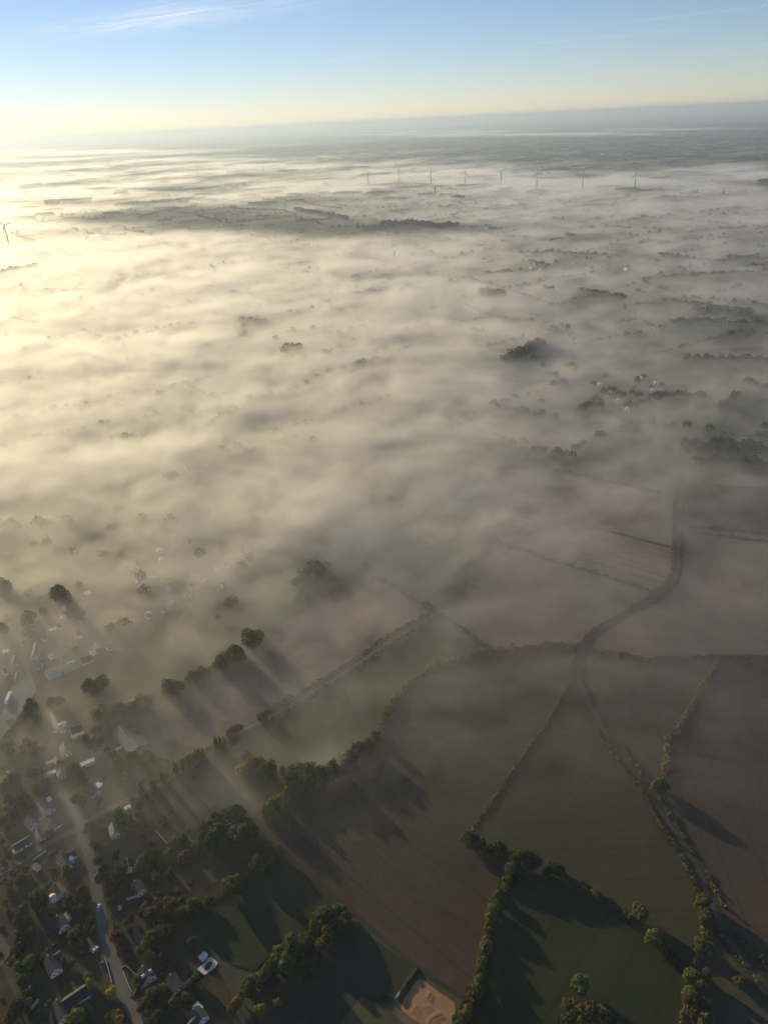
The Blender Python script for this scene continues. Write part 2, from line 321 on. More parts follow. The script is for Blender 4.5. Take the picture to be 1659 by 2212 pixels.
field(Ws('F', [(0, 850), (80, 480), (190, 450), (500, 550), (880, 665), (1000, 705), (860, 830), (700, 915), (620, 1000), (180, 1030)]), SOIL3, 'pale brown field inside the bend of the lane')
field(Ws('F', [(120, 210), (420, 290), (760, 380), (1130, 475), (1130, 600), (1080, 680), (1000, 695), (690, 595), (500, 540), (195, 440)]), STRIPE, 'pale field with dark parallel stripes')
field(Ws('F', [(110, 195), (60, 60), (560, 60), (900, 140), (1160, 200), (1140, 460), (760, 365), (420, 275)]), SOIL3, 'long pale field beyond the striped one')
field(Ws('F', [(1205, 120), (1900, 160), (1900, 400), (1210, 360)]), DARKG, 'grey-green field beyond the side lane')
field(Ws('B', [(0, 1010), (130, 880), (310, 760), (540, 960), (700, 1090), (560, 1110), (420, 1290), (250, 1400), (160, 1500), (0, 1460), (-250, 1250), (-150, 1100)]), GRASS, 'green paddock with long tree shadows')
field(Ws('B', [(730, 1190), (1130, 1480), (1010, 1680), (930, 1690), (790, 1640), (600, 1900), (250, 1900), (480, 1500), (560, 1400)]), DARKG, 'paddock painted dark as tree shade beside the riding arena')  # tree shade on this paddock is put into its dark colour
field(Ws('B', [(790, 1160), (1150, 1470), (1440, 1650), (1450, 1900), (620, 1900), (800, 1640), (930, 1690), (1010, 1680), (1128, 1478), (740, 1180)]), VERGE, 'grass strip round the riding arena')
field(Ws('A', [(1180, 740), (1560, 620), (1760, 700), (1520, 830), (1420, 920), (1150, 1010), (940, 1000), (1000, 900)]), SOIL, 'rough brown ground below the copse')
field(Ws('A', [(820, 1230), (850, 1225), (895, 1290), (870, 1345), (830, 1300)]), BARE, 'bare pale earth plot by the road', .3).name = 'earth_plot'
ar = field(Ws('P8', [(790, 470), (850, 490), (1070, 640), (1290, 790), (1300, 900), (1270, 1110), (1240, 1260), (860, 1260), (700, 1090), (520, 890), (560, 760), (740, 490)]), SAND, 'orange sand riding arena at the bottom', .4); ar.name = 'riding_arena'
field(Ws('P8', [(340, 830), (500, 890), (800, 1106), (930, 1230), (700, 1230), (420, 950)]), BARE, 'bare earth strip below the sand arena', .4).name = 'earth_strip'
field(Ws('D', [(0, 1235), (90, 1015), (130, 860), (165, 860), (200, 990), (230, 1070), (140, 1190), (0, 1380), (-150, 1500), (-150, 1330)]), YARD, 'wide grey asphalt yard in the village', .5).name = 'asphalt_yard'
field(Ws('A', [(90, 20), (150, -40), (210, 60), (200, 130), (120, 80)]), VERGE, 'sunlit lawn beside the asphalt yard', .4).name = 'lawn'
field(Ws('P3', [(0, 100), (130, 90), (330, 150), (150, 230), (0, 240)]), BARE, 'pale gravel forecourt by the street', .4).name = 'forecourt'
for k_, (s_, q_, lab_) in enumerate((('P1', [(1090, 1660), (1200, 1820), (1390, 2010), (1330, 2060), (1180, 1900), (1060, 1690)], 'dry strip of lawn below the yellow trees'),
        ('P1', [(0, 900), (150, 1090), (210, 1150), (20, 1400), (-150, 1500), (-150, 900)], 'pale drive at the left edge'), ('P1', [(20, 1380), (220, 1230), (330, 1700), (250, 1850), (120, 1600)], 'mown lawn at the left edge'),
        ('P1', [(1250, 980), (1300, 970), (1430, 1150), (1400, 1240), (1340, 1200)], 'pale earth patch beside the road'), ('P4', [(600, 380), (780, 330), (800, 400), (660, 460)], 'dry lawn above the lane'))):
    field(Ws(s_, q_), [VERGE, BARE, VERGE, BARE, VERGE][k_], lab_, .4).name = ['lawn', 'drive', 'lawn', 'earth_plot', 'lawn'][k_]

# roads
ribbon('verge', LANE_PTS, 9.5, VERGE2, .34, 'grass verges of the bending lane', 1, .12)
ribbon('road', LANE_PTS, 3.2, ASPH, .40, 'narrow grey lane bending through the fields', 2, .03)
SIDE = Ws('F', [(1180, 372), (1300, 382), (1480, 400), (1659, 422), (1900, 450)])
ribbon('road', SIDE, 4.5, LANE, .42, 'side lane running to the right edge', 3, .04)
TR = Ws('A', [(530, 572), (620, 525), (720, 470), (830, 420), (1000, 325), (1150, 240), (1300, 140), (1423, 45)]) + Ws('E', [(250, 1225), (540, 1055), (820, 880), (960, 775), (1200, 640), (1262, 595), (1225, 540), (1100, 470), (940, 385), (860, 360)])
ribbon('verge', TR, 8.0, VERGE, .35, 'grassy edges of the farm track', 4, .15)
ribbon('track', TR, 3.6, TRACK, .41, 'pale farm track climbing past the poplars', 5, .08)
MAIN = Ws('A', [(250, 215), (275, 252), (325, 315), (400, 420), (460, 520), (505, 600), (525, 690), (560, 790), (580, 880), (597, 960), (605, 1050), (628, 1150), (652, 1260), (685, 1380), (720, 1490), (762, 1620), (820, 1730), (885, 1830), (960, 1950)])
ribbon('verge', MAIN, 10.0, VERGE, .36, 'worn verges of the village road', 6, .15)
ribbon('road', MAIN, 6.0, LANE, .43, 'village road running down the left side', 7, .03)
ribbon('road', Ws('A', [(-200, 250), (0, 247), (140, 244), (262, 240)]), 6.5, ASPH, .44, 'grey street entering from the left edge', 8, .03)
ribbon('road', Ws('A', [(505, 608), (420, 645), (330, 690), (230, 750), (150, 805), (0, 890), (-150, 980)]), 4.8, LANE, .45, 'side street slanting down to the left edge', 9, .04)
ribbon('road', Ws('D', [(140, 870), (150, 760), (175, 640), (230, 500)]), 6, ASPH, .46, 'street running up into the fog', 10, .03)
ribbon('road', Ws('A', [(262, 240), (205, 130), (130, 30), (60, -60)]), 6, ASPH, .47, 'street joining the asphalt yard', 12, .03)
ribbon('grass_baulk', Ws('B', [(300, 730), (560, 958), (790, 1160), (1150, 1470), (1440, 1660)]), 3.0, VERGE2, .33, 'thin grass baulk along the brown field', 11, .2)
print('land', time.time() - T0, flush=True)

# ------------------------------------------------------------------ trees
HOUSE_SPOTS = [V(s_, p_) for s_, p_ in (('P1', (870, 760)), ('P1', (760, 1380)), ('P1', (920, 2000)), ('P1', (1040, 1960)), ('P1', (840, 300)), ('P1', (775, 380)), ('P2', (620, 260)), ('P2', (720, 1450)), ('P2', (1140, 1620)), ('P2', (1470, 2080)), ('P2', (1600, 1370)), ('P2', (610, 960)),
               ('P3', (660, 520)), ('P3', (460, 750)), ('P3', (690, 800)), ('P3', (560, 930)), ('P3', (310, 1075)), ('P3', (940, 1300)), ('P3', (520, 1420)), ('P3', (1350, 290)), ('P4', (530, 880)), ('P4', (740, 1350)))]
def leaf_quads(pts, nrm, size, rs, jit=.7):
    n = len(pts)
    nn = nrm + rs.normal(0, jit, (n, 3)); nn /= np.linalg.norm(nn, axis=1)[:, None]
    a = np.cross(nn, rs.normal(0, 1, (n, 3))); a /= np.linalg.norm(a, axis=1)[:, None]; b = np.cross(nn, a)
    s = (size * rs.uniform(.6, 1.35, n))[:, None]
    q = np.stack([pts - a * s - b * s * .8, pts + a * s * .9 - b * s, pts + a * s + b * s * .85 + nn * s * .25, pts - a * s * .85 + b * s], 1)
    return q.reshape(-1, 3)
def quads_mesh(name, v, mat):
    n = len(v) // 4; me = bpy.data.meshes.new(name); me.vertices.add(4 * n); me.vertices.foreach_set('co', v.astype(np.float32).ravel())
    me.loops.add(4 * n); me.loops.foreach_set('vertex_index', np.arange(4 * n, dtype=np.int32)); me.polygons.add(n)
    me.polygons.foreach_set('loop_start', np.arange(0, 4 * n, 4, dtype=np.int32)); me.polygons.foreach_set('loop_total', np.full(n, 4, np.int32))
    me.update(calc_edges=True); me.validate()
    if mat: me.materials.append(mat)
    return me
def crown_points(rs, n, kind):
    if kind == 'round':
        L = [((0, 0, 1.2), .72)] + [((math.cos(a) * r, math.sin(a) * r, z), s) for a, r, z, s in
             [(rs.uniform(0, 6.28), rs.uniform(.3, .62), rs.uniform(.75, 1.55), rs.uniform(.3, .5)) for _ in range(9)]] + [((rs.uniform(-.2, .2), rs.uniform(-.2, .2), 1.7), .4)]
    elif kind == 'poplar':
        L = [((rs.uniform(-.2, .2), rs.uniform(-.2, .2), z), .95 * math.sin(min(1, (z - .6) / 3.2 + .25) * 1.57) * (1 - max(0, z - 5) / 5.2)) for z in np.linspace(1.2, 8.6, 13)]
    else:
        L = [((0, 0, .55), .6)] + [((math.cos(a) * r, math.sin(a) * r, z), s) for a, r, z, s in [(rs.uniform(0, 6.28), rs.uniform(.35, .65), rs.uniform(.35, .85), rs.uniform(.3, .45)) for _ in range(6)]]
    wts = np.array([s * s for _, s in L]); k = rs.choice(len(L), n, p=wts / wts.sum())
    c = np.array([l[0] for l in L])[k]; s = np.array([l[1] for l in L])[k]
    d = rs.normal(0, 1, (n, 3)); d[:, 2] += .25; d /= np.linalg.norm(d, axis=1)[:, None]
    return c + d * (s * rs.uniform(.72, 1.05, n))[:, None], d
CROWN = {}
for kind, nv, nq, ls in (('round', 6, 900, .085), ('poplar', 3, 800, .20), ('bush', 3, 380, .10)):
    CROWN[kind] = []
    for k in range(nv):
        rs = np.random.RandomState(100 + k + 17 * len(kind)); p, d = crown_points(rs, nq, kind)
        CROWN[kind].append(quads_mesh('crown', leaf_quads(p, d, ls, rs, .5), LEAF['g']))
def trunk_mesh(h, r, limbs, top):
    m = MB(); m.tube((0, 0, -.1), (.03, .02, h * .55), r, r * .75, 7); m.tube((.03, .02, h * .55), (0, .03, h), r * .75, r * .4, 7)
    for i in range(limbs):
        a = 2.4 * i; z = h * (.55 + .1 * i)
        m.tube((.02, .02, z), (math.cos(a) * .5, math.sin(a) * .5, z + top), r * .4, r * .12, 5)
    return m.mesh('trunk', BARK)
TRUNK = dict(round=trunk_mesh(1.2, .085, 5, .5), poplar=trunk_mesh(7, .2, 0, 0), bush=trunk_mesh(.5, .06, 3, .25))
ZC = dict(round=1.2, poplar=4.6, bush=.55)
NTREE = [0]
def tree(x, y, r, col, label, cat, group, kind='round', name='tree', sq=1.0):
    """x, y in metres on the land; r crown radius in metres"""
    k = NTREE[0]; NTREE[0] += 1; rr = random.Random(k)
    t = empty(name, (x, y, 0), rr.uniform(0, 6.28)); t.scale = (r * rr.uniform(.9, 1.1), r * rr.uniform(.9, 1.1), r * sq)
    link('trunk', TRUNK[kind], t)
    c = link('crown', CROWN[kind][k % len(CROWN[kind])], t)
    c.material_slots[0].link = 'OBJECT'; c.material_slots[0].material = LEAF[col]
    return tag(t, label, cat, group)
ORDN = 'first second third fourth fifth sixth seventh eighth ninth tenth eleventh twelfth thirteenth fourteenth fifteenth sixteenth seventeenth eighteenth nineteenth twentieth'.split()
CNAME = dict(g='green', d='dark green', o='olive', y='yellow', r='russet', e='red', b='brown', p='pale yellow-green')
def trees(sheet, lst, where, group, kind='round', name=None, cat='tree', uniq=None, scale=1.0):
    if name is None: name = 'hedgerow_tree' if ('hedge' in group or 'row' in group or 'line' in group or 'belt' in group or 'lane' in group) else 'copse_tree' if any(w in group for w in ('copse', 'clump', 'grove', 'thicket', 'fog')) else 'garden_tree'
    tot = {c: sum(1 for q in lst if q[3] == c) for c in 'gdoyrebp'}; cnt = {}
    for (px, py, pr, col) in sorted(lst):
        cnt[col] = cnt.get(col, 0) + 1; which = '' if tot[col] == 1 else ORDN[cnt[col] - 1] + ' '
        v = V(sheet, (px, py)); r = pr * SHEET[sheet][2] * metres(*v) * scale
        r = max(1.5, min(r * 1.18 * random.Random(px * 7 + py).uniform(.78, 1.22), 9.5))
        p = ground_at(*v, z=ZC[kind] * r)
        tree(p.x, p.y, r, col, ('%s%s %s %s' % (which, CNAME[col], 'tree' if tot[col] == 1 else 'tree from left', where)).strip(), cat, '%s, %s' % (group, CNAME[col]), kind, name, random.Random(px).uniform(.82, 1.35))
trees('P1', [(480, 370, 75, 'g'), (560, 385, 80, 'g'), (640, 405, 80, 'd'), (600, 470, 70, 'd'), (520, 460, 70, 'd'), (380, 550, 60, 'o'), (310, 570, 50, 'o'), (235, 590, 45, 'b'), (270, 665, 55, 'o'), (230, 760, 50, 'o'), (420, 705, 42, 'o')],
      'in the belt left of the white pavilion', 'trees left of the pavilion')
trees('P1', [(330, 940, 75, 'd'), (270, 1020, 65, 'd'), (300, 1110, 65, 'd'), (260, 1190, 55, 'd'), (320, 1280, 55, 'd'), (270, 1400, 65, 'g'), (310, 1480, 70, 'g'), (300, 1570, 65, 'g'), (340, 1660, 75, 'd'), (420, 1740, 65, 'd'), (390, 1380, 60, 'd')],
      'in the tall row beside the mown lawn', 'row beside the mown lawn')
trees('P1', [(250, 1950, 105, 'o'), (180, 2060, 100, 'o'), (340, 1950, 80, 'o'), (130, 2150, 70, 'g'), (1110, 2110, 100, 'g'), (1030, 2170, 70, 'g'), (1200, 2140, 60, 'g'), (1560, 2150, 55, 'o')], 'near the slate L-shaped house', 'trees by the L-shaped house')
trees('P1', [(1300, 700, 62, 'g'), (1255, 800, 52, 'g'), (1350, 860, 50, 'd'), (1080, 970, 70, 'd'), (1040, 1040, 48, 'd'), (1180, 300, 70, 'b'), (1240, 390, 65, 'b'), (1110, 420, 55, 'o'), (1060, 520, 55, 'd'), (1130, 560, 60, 'd'), (1040, 1330, 62, 'g'), (930, 1290, 48, 'o'), (1120, 820, 45, 'o'), (1180, 560, 60, 'd')],
      'in the gardens left of the village road', 'garden trees left of the road')
trees('P1', [(1270, 1545, 58, 'o'), (1290, 1640, 75, 'y'), (1610, 1740, 68, 'y')], 'beside the lower bend of the road', 'trees at the lower bend')
trees('P1', [(945, 55, 58, 'y')], 'next to the small red tree', 'yellow tree by the red one')
trees('P3', [(980, 1395, 36, 'e')], 'above the bright yellow one', 'red tree in the garden')
trees('P1', [(60, 150, 55, 'o'), (150, 190, 48, 'o'), (250, 160, 58, 'o'), (340, 120, 48, 'o'), (420, 130, 40, 'o')], 'at the left edge below the side street', 'trees below the side street')
trees('P2', [(330, 30, 75, 'g'), (280, 100, 65, 'g'), (190, 420, 50, 'o'), (250, 230, 60, 'd'), (340, 180, 55, 'd'), (160, 200, 45, 'o')], 'along the right of the village road', 'trees right of the road')
trees('P2', [(670, 610, 72, 'o'), (780, 600, 82, 'b'), (890, 450, 75, 'b'), (900, 560, 82, 'b'), (930, 370, 48, 'g'), (1000, 620, 65, 'b'), (1020, 430, 72, 'o'), (1110, 440, 50, 'y'), (1180, 450, 42, 'y'), (1200, 340, 55, 'o'), (700, 510, 50, 'o'), (820, 690, 55, 'o'), (940, 680, 55, 'b')],
      'in the autumn copse right of the road', 'autumn copse')
trees('P2', [(1130, 610, 70, 'g'), (1220, 600, 75, 'g'), (1300, 560, 80, 'g'), (1370, 510, 78, 'g'), (1450, 465, 68, 'g'), (1250, 670, 70, 'd'), (1340, 620, 70, 'd'), (1420, 560, 65, 'd'), (1620, 460, 65, 'g'), (1580, 500, 50, 'g'), (1070, 770, 55, 'g'), (985, 830, 58, 'g'), (905, 880, 68, 'g'), (850, 950, 80, 'g'), (775, 960, 70, 'g'), (790, 1060, 66, 'g'), (900, 970, 75, 'd'), (970, 900, 70, 'd'), (1080, 830, 60, 'd'), (740, 1150, 50, 'g')],
      'in the thick hedge above the pool', 'hedge above the pool')
trees('P2', [(630, 1190, 50, 'g'), (510, 670, 46, 'o'), (430, 740, 46, 'o'), (310, 820, 50, 'o'), (260, 900, 40, 'r'), (310, 950, 66, 'r')], 'round the bare plot by the road', 'trees round the bare plot')
trees('P2', [(350, 1130, 42, 'e'), (430, 1130, 42, 'e'), (360, 1200, 44, 'e')], 'on the road bend above the slate house', 'red trees on the bend')
trees('P2', [(1400, 1580, 80, 'd'), (1480, 1540, 55, 'd'), (1345, 1640, 50, 'd')], 'just below the pool', 'trees below the pool')
trees('P2', [(950, 1690, 72, 'g'), (800, 1790, 82, 'o'), (700, 1900, 66, 'o'), (780, 1930, 66, 'd'), (900, 1790, 70, 'd'), (640, 2000, 58, 'd'), (1290, 1830, 55, 'b'), (1200, 1920, 48, 'b'), (920, 2090, 85, 'd'), (770, 2190, 66, 'd'), (1000, 2010, 60, 'd'), (330, 2060, 38, 'y'), (350, 2140, 46, 'y'), (200, 2190, 60, 'g')],
      'by the road at the bottom edge', 'trees at the bottom of the road')
trees('P3', [(620, 240, 90, 'o'), (560, 320, 80, 'o'), (120, 240, 85, 'o'), (220, 200, 85, 'd'), (60, 290, 70, 'r'), (300, 310, 62, 'o'), (110, 460, 58, 'g'), (310, 450, 75, 'o'), (250, 480, 60, 'o'), (400, 440, 55, 'd'), (480, 80, 80, 'd'), (560, 90, 70, 'd'), (400, 90, 60, 'd')],
      'below the grey street at the left', 'trees below the grey street')
trees('P3', [(190, 610, 70, 'o'), (100, 700, 62, 'o'), (30, 750, 55, 'g'), (260, 700, 50, 'g'), (700, 930, 65, 'g'), (130, 1260, 50, 'g'), (200, 1500, 55, 'o'), (330, 1580, 55, 'o')], 'among the houses by the side street', 'trees by the side street')
trees('P3', [(1130, 450, 80, 'g'), (1200, 490, 65, 'g'), (1300, 830, 72, 'o'), (1260, 880, 55, 'o'), (1100, 60, 80, 'o'), (1160, 170, 72, 'o'), (1510, 150, 48, 'd'), (1350, 1080, 48, 'd'), (1420, 1150, 50, 'd')], 'right of the upper village road', 'trees right of the upper road')
trees('P4', [(600, 700, 72, 'g'), (740, 770, 72, 'g'), (560, 750, 50, 'g'), (830, 800, 55, 'o'), (900, 290, 42, 'g'), (960, 280, 32, 'g'), (800, 470, 40, 'g'), (690, 180, 46, 'o'), (630, 230, 38, 'o'), (920, 570, 52, 'd'), (910, 690, 55, 'r'), (860, 820, 60, 'o'), (980, 840, 48, 'o'), (720, 970, 55, 'o'), (920, 980, 62, 'o')],
      'round the pink-roofed house', 'trees round the pink-roofed house')
trees('P4', [(1110, 1090, 62, 'd'), (1400, 1060, 80, 'o'), (1320, 1220, 55, 'b'), (1540, 1250, 72, 'r'), (1030, 1220, 62, 'g'), (1110, 1225, 55, 'g'), (1000, 1290, 55, 'g'), (930, 1370, 58, 'g'), (870, 1430, 55, 'g'), (640, 1470, 80, 'g'), (580, 1550, 65, 'g'), (440, 1090, 38, 'o'), (350, 1600, 70, 'd'), (300, 1340, 50, 'd'), (400, 1450, 58, 'd'), (560, 1260, 66, 'd')],
      'between the road and the copse', 'trees between road and copse')
trees('A', [(1250, 600, 50, 'd'), (1330, 560, 50, 'd'), (1400, 525, 50, 'd'), (1470, 525, 45, 'g'), (1260, 670, 50, 'd'), (1340, 630, 55, 'd'), (1440, 595, 55, 'd'), (1520, 580, 45, 'd'), (1310, 700, 50, 'd'), (1400, 670, 55, 'd'), (1490, 650, 50, 'd'), (1230, 720, 45, 'o'), (1560, 640, 40, 'd')],
      'in the dark copse below the mist', 'dark copse')
trees('P5', [(100, 570, 66, 'g'), (40, 610, 55, 'g'), (300, 560, 55, 'g'), (340, 595, 55, 'g'), (250, 620, 48, 'g'), (430, 645, 46, 'o'), (120, 660, 50, 'd'), (380, 680, 50, 'd'), (270, 690, 50, 'd')], 'above the street at the left edge', 'trees above the street')
trees('P5', [(1060, 260, 70, 'd'), (1190, 190, 72, 'g'), (1110, 200, 55, 'g'), (1300, 195, 72, 'g'), (1400, 165, 70, 'g'), (1510, 120, 85, 'g'), (1600, 80, 70, 'g'), (1450, 190, 60, 'd'), (1160, 285, 46, 'g'), (1250, 240, 55, 'd'), (1350, 220, 55, 'd')], 'in the dark line behind the grey barns', 'line behind the barns')
trees('P5', [(1040, 425, 52, 'o'), (930, 535, 62, 'o'), (1050, 535, 62, 'o'), (1000, 580, 45, 'o'), (350, 170, 60, 'd'), (280, 250, 52, 'o'), (330, 240, 50, 'd'), (400, 320, 45, 'o'), (640, 90, 60, 'b'), (560, 130, 50, 'b')], 'among the misty yards by the barns', 'trees by the barns')
trees('P5', [(1275, 800, 55, 'g'), (1340, 785, 52, 'g'), (1430, 735, 55, 'g'), (1500, 720, 48, 'g'), (1570, 685, 52, 'g'), (1640, 720, 46, 'g'), (1400, 790, 50, 'd')], 'in the row below the grey barns', 'row below the barns')
trees('D', [(1045, 1055, 34, 'g'), (1095, 1030, 34, 'g'), (1145, 1015, 25, 'g'), (1195, 980, 38, 'g'), (1245, 948, 26, 'g'), (1285, 940, 25, 'g'), (1330, 915, 30, 'g'), (1370, 895, 33, 'g'), (1400, 850, 34, 'g'), (1450, 832, 34, 'g'), (1490, 860, 30, 'g'), (1550, 755, 48, 'g'), (1595, 745, 38, 'g')],
      'in the misty treeline above the pale field', 'misty treeline', scale=1.15)
trees('B', [(80, 240, 42, 'y'), (150, 225, 40, 'o'), (110, 175, 32, 'o'), (185, 225, 38, 'g'), (240, 262, 42, 'g'), (330, 270, 34, 'o'), (375, 250, 50, 'o'), (430, 245, 50, 'o'), (490, 265, 46, 'o'), (560, 285, 46, 'o'), (630, 265, 46, 'o'), (690, 250, 44, 'o'), (735, 180, 44, 'o'), (800, 135, 40, 'o'), (850, 110, 38, 'o'), (900, 50, 32, 'o'), (440, 310, 46, 'g'), (420, 355, 40, 'g'), (350, 370, 36, 'g'), (500, 330, 40, 'd'), (580, 330, 34, 'd'), (380, 320, 40, 'd'), (270, 310, 38, 'd')],
      'in the bushy belt above the brown field', 'belt above the brown field')
trees('B', [(290, 745, 36, 'g'), (245, 775, 38, 'g'), (170, 835, 42, 'g'), (210, 820, 34, 'd'), (45, 940, 46, 'g'), (0, 970, 44, 'g'), (100, 900, 30, 'g')], 'in the short hedge left of the brown field', 'short hedge by the brown field')
trees('B', [(570, 1112, 40, 'g'), (640, 1112, 46, 'g'), (690, 1112, 38, 'g'), (600, 1155, 48, 'g'), (560, 1185, 46, 'g'), (680, 1205, 46, 'g'), (640, 1205, 44, 'g'), (520, 1225, 48, 'g'), (600, 1265, 42, 'g'), (650, 1262, 36, 'd'), (470, 1295, 44, 'g'), (440, 1335, 48, 'g'), (380, 1345, 50, 'g'), (320, 1375, 54, 'g'), (290, 1425, 46, 'g'), (350, 1445, 46, 'g'), (470, 1445, 48, 'g'), (480, 1490, 42, 'd'), (560, 1350, 38, 'b'), (240, 1485, 44, 'g'), (190, 1525, 42, 'o'), (280, 1485, 40, 'g'), (120, 1570, 40, 'g'), (110, 1612, 38, 'o'), (710, 1160, 40, 'd')],
      'in the clump at the brown field corner', 'broad clump at the field corner')
trees('B', [(40, 1685, 34, 'y'), (185, 1740, 32, 'p'), (320, 1630, 30, 'o'), (290, 1690, 28, 'o'), (20, 1730, 38, 'o'), (70, 1650, 30, 'o')], 'at the tail of the clump near the bottom', 'tail of the clump')
trees('C', [(270, 760, 30, 'g'), (255, 805, 28, 'g'), (245, 842, 26, 'g'), (215, 885, 38, 'g'), (180, 945, 34, 'g'), (170, 985, 36, 'g'), (155, 1020, 36, 'g'), (150, 1095, 26, 'o'), (142, 1135, 28, 'o'), (132, 1175, 33, 'o'), (120, 1210, 30, 'g'), (115, 1265, 33, 'g'), (105, 1308, 33, 'o'), (95, 1365, 37, 'g'), (85, 1400, 36, 'g'), (65, 1442, 38, 'o'), (40, 1510, 34, 'o'), (20, 1555, 38, 'o'), (0, 1600, 38, 'o'), (150, 1060, 22, 'o')],
      'in the tall hedge right of the brown field', 'tall hedge right of the brown field')
trees('C', [(50, 592, 33, 'd'), (80, 605, 33, 'd'), (110, 625, 28, 'd'), (195, 642, 46, 'd'), (275, 682, 33, 'b'), (310, 702, 38, 'd'), (360, 702, 42, 'd'), (400, 712, 38, 'd'), (490, 757, 42, 'd'), (525, 765, 28, 'd'), (730, 890, 33, 'g'), (340, 740, 36, 'd'), (460, 775, 34, 'd')],
      'along the top hedge of the dark pasture', 'top hedge of the dark pasture')
trees('C', [(965, 980, 46, 'g')], 'standing highest in the hedge of the pasture', 'hedge standard')
trees('C', [(1040, 1120, 46, 'g'), (1070, 1140, 34, 'g')], 'further right in the pasture hedge', 'pair in the pasture hedge')
trees('C', [(640, 1362, 48, 'g')], 'standing alone in the dark pasture', 'lone pasture tree')
trees('C', [(1250, 1330, 42, 'g'), (1325, 1328, 25, 'o'), (1260, 1412, 46, 'g'), (1240, 1450, 38, 'o'), (1310, 1500, 38, 'o'), (1320, 1562, 46, 'g'), (1250, 1520, 36, 'b'), (1290, 1390, 30, 'o')], 'by the gate corner right of the pasture', 'trees right of the pasture')
trees('C', [(1300, 940, 36, 'g'), (1325, 930, 30, 'g'), (1320, 990, 36, 'o'), (1310, 1040, 36, 'o'), (1330, 1080, 32, 'o'), (1300, 1160, 36, 'g'), (1290, 1195, 32, 'g'), (1065, 320, 40, 'g'), (1090, 300, 28, 'g'), (1500, 1362, 36, 'o'), (1530, 1350, 24, 'o')], 'beside the bending lane', 'trees beside the lane')
trees('C', [(570, 1500, 40, 'o'), (610, 1490, 40, 'o'), (680, 1540, 52, 'o'), (750, 1545, 46, 'o'), (640, 1570, 52, 'o'), (590, 1560, 46, 'd'), (820, 1590, 42, 'd')], 'in the olive thicket at the bottom edge', 'thicket at the bottom')
trees('E', [(430, 370, 34, 'd'), (480, 335, 36, 'd'), (540, 305, 36, 'd'), (590, 285, 30, 'd'), (440, 325, 30, 'd'), (400, 392, 30, 'd'), (500, 290, 30, 'd'), (550, 340, 30, 'd')], 'in the shadowy grove behind the mist', 'grove in the mist')
trees('E', [(40, 1300, 28, 'd'), (190, 1225, 36, 'o'), (220, 1210, 28, 'o'), (20, 1380, 34, 'o'), (0, 1340, 30, 'o')], 'beside the farm track', 'trees beside the track')
trees('D', [(380, 490, 48, 'd'), (345, 470, 38, 'd'), (420, 505, 34, 'd'), (180, 600, 38, 'd'), (160, 640, 38, 'd'), (20, 690, 38, 'd'), (270, 585, 30, 'd'), (40, 430, 46, 'd'), (10, 410, 40, 'd'), (560, 1045, 44, 'd'), (620, 1015, 46, 'd'), (590, 1060, 40, 'd')], 'showing dark through the village fog', 'trees in the village fog')
# poplars
def poplars(sheet, lst, where, group, col='p'):
    for i, (px, py, pr) in enumerate(sorted(lst)):
        v = V(sheet, (px, py)); r = pr * 1.3 * SHEET[sheet][2] * metres(*v); p = ground_at(*v, z=4.4 * r)
        tree(p.x, p.y, r, col, ('%s slim pale green poplar from left %s' % (ORDN[i], where)) if len(lst) > 1 else 'slim pale green poplar %s' % where, 'tree', group, 'poplar', 'poplar_tree', random.Random(px).uniform(.85, 1.05))
poplars('B', [(212, 515, 13), (232, 500, 14), (252, 487, 14), (270, 472, 14), (290, 458, 14), (308, 440, 12), (340, 405, 14), (356, 395, 12)], 'in the bright row at the brown field corner', 'poplars at the brown field corner')
poplars('A', [(1085, 250, 13), (1125, 215, 12), (1142, 205, 12), (1160, 195, 12), (1178, 190, 12), (1196, 180, 12), (1214, 170, 12), (1232, 160, 12), (1255, 158, 12), (1335, 95, 12), (1360, 88, 10), (1383, 78, 12), (930, 345, 12), (946, 340, 11), (868, 365, 13), (1000, 296, 10), (1015, 290, 10)], 'in the long row above the pasture', 'poplars above the pasture')
poplars('B', [(190, 1738, 15)], 'alone at the bottom edge', 'lone poplar')

PLACES = list(zip(['the house with the pale shed', 'the long dark-roofed house', 'the slate L-shaped house', 'the lower wing', 'the brown-roofed house', 'the white pavilion', 'the house right of the road', 'the slate house with dormers', 'the narrow gabled house', 'the large slate house', 'the pool', 'the bare plot',
               'the wide grey-roofed house', 'the grey L-shaped house', 'the grey house above the side street', 'the small L-shaped house', 'the long low building', 'the red tree', 'the small pale shed', 'the grey cottage', 'the pink-roofed house', 'the dim house'], HOUSE_SPOTS))
def plot_label(what, pts):
    near = [min(PLACES, key=lambda q: (q[1][0] - x) ** 2 + (q[1][1] - y) ** 2)[0] for x, y in pts]; out = [None] * len(pts); n = {}
    for i in sorted(range(len(pts)), key=lambda k: pts[k]):
        n[near[i]] = n.get(near[i], 0) + 1; out[i] = '%s %s from left near %s' % (ORDN[n[near[i]] - 1], what, near[i])
    return out
